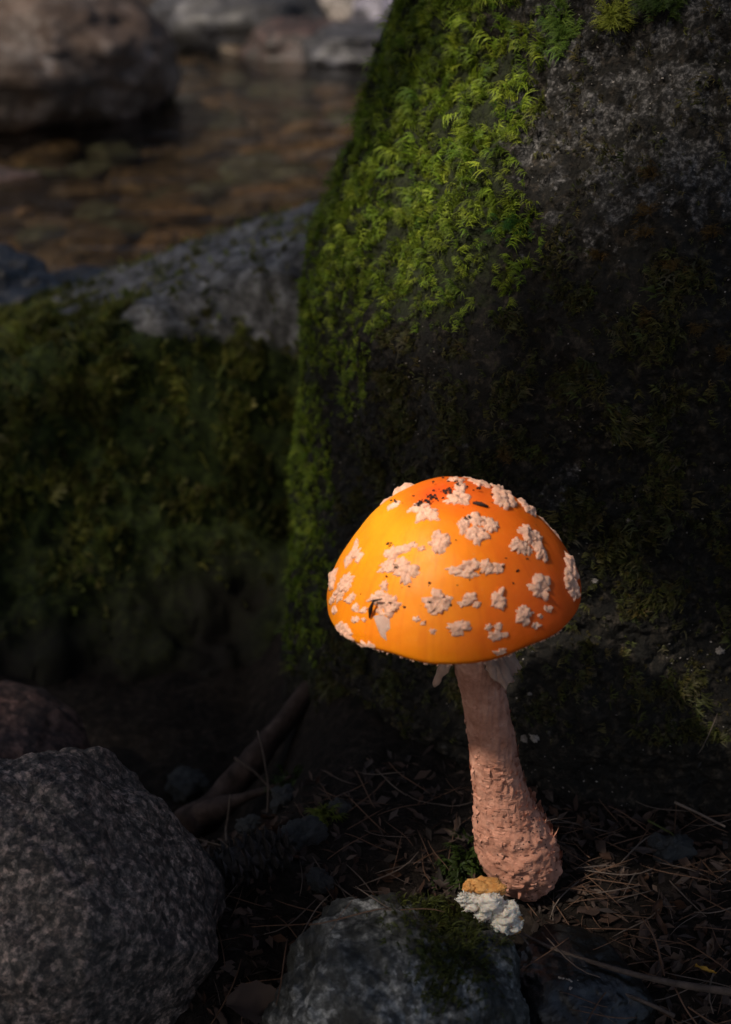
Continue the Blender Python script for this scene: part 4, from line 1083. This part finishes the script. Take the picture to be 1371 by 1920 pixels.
# dead leaves
def leaf_mesh(name, L, W, curl, col, seed, n=7):
    rr = np.random.default_rng(seed); m_ = 5
    u = np.linspace(0, 1, n); Vv = []
    for i in u:
        wv = W * math.sin(math.pi * min(1, i * 0.94 + 0.05)) ** 0.8 * rr.uniform(0.85, 1.1)
        for j in np.linspace(-1, 1, m_):
            Vv.append((L * (i - .5), wv * j * .5, curl * L * (0.5 * (i - .5) ** 2 * 2 + 0.35 * j * j) + 0.05 * L * rr.normal()))
    V = np.array(Vv); t_ = np.clip(np.array(col) * rr.uniform(0.8, 1.2, (len(V), 1)), 0, 1)
    return mesh_np(name, V, grid_faces(m_, n), M['leaf'], True, t_)
browns = [(.055, .035, .027), (.078, .048, .035), (.034, .022, .017), (.10, .07, .056), (.065, .048, .041), (.06, .03, .018)]
leaf_words = ('dull brown', 'tan', 'dark brown', 'pale tan', 'greyish brown', 'rusty brown')
leaf_src = [leaf_mesh('dead_leaf%d' % i, 1.0, rr.uniform(.22, .6), rr.uniform(-.8, .9), browns[i % 6], 200 + i) for i in range(12)]
rocks_bvh = []
dg = bpy.context.evaluated_depsgraph_get(); dg.update()
def drop(x_, y_):
    """first real surface below a point (ground or rock), from just above"""
    hit, lo, nr, idx, ob, mt = sc.ray_cast(dg, Vector((x_, y_, 0.06)), Vector((0, 0, -1)))
    return (np.array(lo), np.array(nr), ob) if hit else (np.array((x_, y_, gz(x_, y_))), np.array((0, 0, 1.0)), None)
def litter_spot(rr):
    while True:
        if rr.random() < 0.55: a_, b_ = rr.uniform(1000, 1390), rr.uniform(1560, 1960)
        else: a_, b_ = rr.uniform(400, 900), rr.uniform(1490, 1960)
        p = atz(a_, b_, -0.008)
        if p[1] < 0.075: break
    lo, nr, ob = drop(p[0], p[1])
    return lo, nr, ob
rr = random.Random(9)
cnt = 0
while cnt < 130:
    lo, nr, ob = litter_spot(rr)
    if ob is None or ob.name.split('.')[0] not in ('ground',) or nr[2] < 0.3: continue
    li = rr.randrange(12); o = link('dead_leaf', leaf_src[li]); s_ = rr.uniform(.004, .012)
    o.location = lo + np.array((0, 0, .0012 + rr.random() * .002)); o.scale = (s_, s_, s_)
    o.rotation_euler = (rr.uniform(-.7, .7), rr.uniform(-.6, .6), rr.uniform(0, 6.28))
    tag(o, 'small curled %s dead leaf in the litter on the bank' % leaf_words[li % 6], 'dead leaf', 'dead leaves on the bank'); cnt += 1
p = at(480, 1885, -0.075); o = link('dead_leaf', leaf_mesh('round_leaf', .022, .016, .35, (.06, .04, .031), 301, 9), loc=p); o.rotation_euler = (.25, .1, .1)
tag(o, 'rounded pale brown dead leaf beside the speckled granite boulder', 'dead leaf', 'dead leaves on the bank')
p = at(1323, 1818, -0.052); o = link('dead_leaf', leaf_mesh('yellow_leaf', .0085, .002, .1, (.42, .23, .03), 302, 7), loc=p); o.rotation_euler = (.2, .25, -.25)
tag(o, 'tiny bright yellow leaf among brown needles', 'dead leaf', 'dead leaves on the bank')
p = at(1062, 1853, -0.062); 
me = rock_mesh('fungus_bit', (.006, .005, .004), M['lichen'], 5, 30, 20, a1=.5, a2=.4, a3=.3)
tag(link('fungus_bit', me, loc=p), 'small pale grey-brown fungus bit beside the short thin twig', 'fungus')

# pine needles: one source mesh per bend, copies laid on the litter
def needle_np(bend, tw):
    t = np.linspace(-.5, .5, 7)
    return tube(np.stack([t, bend * (t ** 2) + tw * t ** 3, 0.25 * bend * t * t], 1), np.array([.006, .009, .010, .010, .010, .008, .003]), 4)
nsrc = []
for i in range(6):
    V, F = needle_np(rr.uniform(-.35, .35), rr.uniform(-.6, .6)); nsrc.append(mesh_np('pine_needle%d' % i, V, F, M['needle'] if i % 3 else M['straw']))
cnt = 0
while cnt < 230:
    lo, nr, ob = litter_spot(rr)
    if ob is None or nr[2] < 0.2: continue
    if ob.name.split('.')[0] not in ('ground', 'dead_leaf') and rr.random() < 0.85: continue
    ni = rr.randrange(6); o = link('pine_needle', nsrc[ni]); L = rr.uniform(.012, .034)
    o.scale = (L, L, L * 1.0); o.location = lo + np.array((0, 0, .002 + .003 * rr.random()))
    o.rotation_euler = (rr.uniform(0, 6), rr.uniform(-.28, .28), rr.uniform(0, 6.28))
    tag(o, 'thin dry brown pine needle lying on the bank litter' if ni % 3 else 'thin pale straw-coloured pine needle lying on the bank litter', 'pine needle', 'pine needles on the bank'); cnt += 1
for pts_ in ([(652, 1620, .02), (640, 1680, .005), (618, 1752, -.015)], [(600, 1700, -.005), (650, 1660, .01), (735, 1628, .02)], [(596, 1705, -.005), (618, 1668, .01), (570, 1640, .02)],
             [(1205, 1722, -.03), (1228, 1760, -.04), (1240, 1810, -.05)], [(1212, 1722, -.03), (1232, 1770, -.042), (1246, 1830, -.055)], [(1290, 1888, -.07), (1320, 1908, -.072), (1350, 1925, -.075)],
             [(1265, 1850, -.06), (1285, 1890, -.07), (1310, 1925, -.075)], [(760, 1640, .02), (800, 1600, .035), (860, 1575, .045)], [(560, 1540, .07), (610, 1528, .075), (670, 1540, .07)]):
    strand('pine_needle', pts_, .00035, .0003, M['needle'], 'thin dry brown pine needle lying on the bank litter', 'pine needle', 'pine needles on the bank', 10, 5)
# finer litter that cannot be told apart
rn = np.random.default_rng(55)
bits = []; tl = []
for _ in range(2600):
    a_, b_ = (rn.uniform(980, 1420), rn.uniform(1490, 1990)) if rn.random() < .5 else (rn.uniform(330, 960), rn.uniform(1440, 1990))
    p = atz(a_, b_, -0.008)
    z_ = gz(p[0], p[1]); L = rn.uniform(.002, .010); W = L * rn.uniform(.08, .5); an = rn.uniform(0, 6.28)
    dx = np.array((math.cos(an), math.sin(an), rn.normal() * .35)); dy = np.array((-math.sin(an), math.cos(an), rn.normal() * .5))
    c = np.array((p[0], p[1], z_ + rn.uniform(0, .0025)))
    bits.append((np.array([c - dx * L / 2, c - dy * W / 2 + np.array((0, 0, L * .12)), c + dx * L / 2, c + dy * W / 2]), np.array([(0, 1, 2, 3)])))
    tl.append(np.tile(np.array(browns[rn.integers(6)]) * rn.uniform(.4, 1.3), (4, 1)))
V, F = merge(bits)
tag(link('leaf_litter', mesh_np('leaf_litter', V, F, M['leaf'], False, np.vstack(tl))), 'fine brown litter of leaf scraps and needle bits on the bank', 'leaf litter', kind='stuff')

# ------------------------------------------------------------------ unseen tree added behind the camera to shade all but the mushroom
E1 = np.cross((0, 0, 1.0), TO_SUN); E1 /= np.linalg.norm(E1); E2 = np.cross(TO_SUN, E1)
MC = CAPC + np.array((0, 0, -0.004))
gapA = np.array([(MC @ E1) - 0.006, (MC @ E2) - 0.002]); gB = base_xyz + np.array((-0.012, -.012, .012)); gapB = np.array([gB @ E1, gB @ E2])  # gap shaped so sun strikes mainly the cap and lower stem
rl = np.random.default_rng(91)
shw = at(740, 70, .16); SH = (shw @ E1, shw @ E2); s2w = at(330, 760, .42); S2 = (s2w @ E1, s2w @ E2)  # leaves thinned around these to let sun dapple both mossy boulders
NL = 24000
cnt = 0
PL = []
while cnt < NL:
    m_ = 20000
    u = rl.uniform(-1.25, 0.95, m_); v = rl.uniform(-0.55, 1.25, m_); nr_ = rl.random(m_) < 0.35
    u = np.where(nr_, rl.uniform(-.15, .15, m_), u); v = np.where(nr_, rl.uniform(-.20, .14, m_), v); d = rl.uniform(1.0, 1.6, m_)
    L = rl.uniform(.035, .075, m_); sm_ = nr_; L = np.where(sm_, rl.uniform(.014, .024, m_), L)
    q = np.stack([u, v], 1) + np.array((MC @ E1, MC @ E2))
    ab = gapB - gapA; t = np.clip(((q - gapA) @ ab) / (ab @ ab), 0, 1)
    dist = np.linalg.norm(q - gapA - t[:, None] * ab, axis=1)
    lim = np.interp(t, [0, .35, 1], [.051, .012, .025])
    ok = dist > lim + L * 0.4
    ok &= ~sm_ | (dist < lim + 0.07)
    sh = np.hypot((q[:, 0] - SH[0]) / 0.165, (q[:, 1] - SH[1]) / 0.16)
    sh2 = np.hypot((q[:, 0] - S2[0]) / 0.26, (q[:, 1] - S2[1]) / 0.16)
    ok &= (rl.random(m_) > 0.40 * sstep(1.0, 0.5, sh2))
    ok &= (rl.random(m_) > 0.93 * sstep(1.05, 0.35, sh))
    ed = 0.3 * fbm(np.stack([u * 2, v * 2, d * 2], 1), 2)
    ok &= (np.abs((u + 0.15) / 1.1) ** 2.5 + np.abs((v - 0.35) / 0.9) ** 2.5) < 1.0 + ed
    k_ = np.where(ok)[0]
    PL.append(np.stack([q[k_, 0], q[k_, 1], d[k_] + (MC @ TO_SUN), L[k_]], 1)); cnt += len(k_)
PL = np.vstack(PL)[:NL]
C_ = PL[:, :1] * E1 + PL[:, 1:2] * E2 + PL[:, 2:3] * TO_SUN
nrm = TO_SUN + rl.normal(size=(NL, 3)) * 0.5; nrm /= np.linalg.norm(nrm, axis=1)[:, None]
tx = rl.normal(size=(NL, 3)); tx -= nrm * (tx * nrm).sum(1)[:, None]; tx /= np.linalg.norm(tx, axis=1)[:, None]
ty = np.cross(nrm, tx); L = PL[:, 3:4]
quad = np.stack([C_ - tx * L * .5, C_ - ty * L * .30 + tx * L * .05 + nrm * L * .04, C_ + tx * L * .5 - nrm * L * .08, C_ + ty * L * .30 + tx * L * .05 + nrm * L * .04], 1)
crown_col = np.repeat(np.array((.035, .06, .015)) * rl.uniform(.6, 1.4, (NL, 1)), 4, 0)
tb = np.array((-1.55, -1.75, 0)); tb[2] = gz(tb[0], tb[1]) - 0.05
tree = empty('tree', tb); tag(tree, 'unseen leafy tree added to shade the bank and leave a sun gap on the mushroom', 'tree')
cw = C_.mean(0)
tp = spline(np.array([tb, tb + np.array((.05, .05, .7)), tb + np.array((.1, .15, 1.5)), tb + np.array((.2, .3, 2.4))]), 24)
lim_ = [tube(tp, np.linspace(.11, .05, 24), 14, .15, 3)]
V, F = merge(lim_)
link('trunk', mesh_np('trunk', V - tb, F, M['bark']), tree)
for i in range(7):
    tgt = C_[rl.integers(NL)]
    s0 = tp[12 + i]
    md_ = (s0 + tgt) / 2 + np.array((0, 0, .12))
    V, F = tube(spline(np.array([s0, md_, tgt]), 14), np.linspace(.03, .008, 14), 8, .15, i)
    # keep limbs out of the clearing the light falls through
    q2 = np.stack([V @ E1, V @ E2], 1); ab = gapB - gapA; t = np.clip(((q2 - gapA) @ ab) / (ab @ ab), 0, 1)
    if (np.linalg.norm(q2 - gapA - t[:, None] * ab, axis=1) < .08).any(): continue
    link('limb', mesh_np('limb', V - tb, F, M['bark']), tree)
cr = link('shade_crown', mesh_np('shade_crown', quad.reshape(-1, 3) - tb, np.arange(NL * 4).reshape(-1, 4), M['shade_canopy'], False, crown_col), tree)
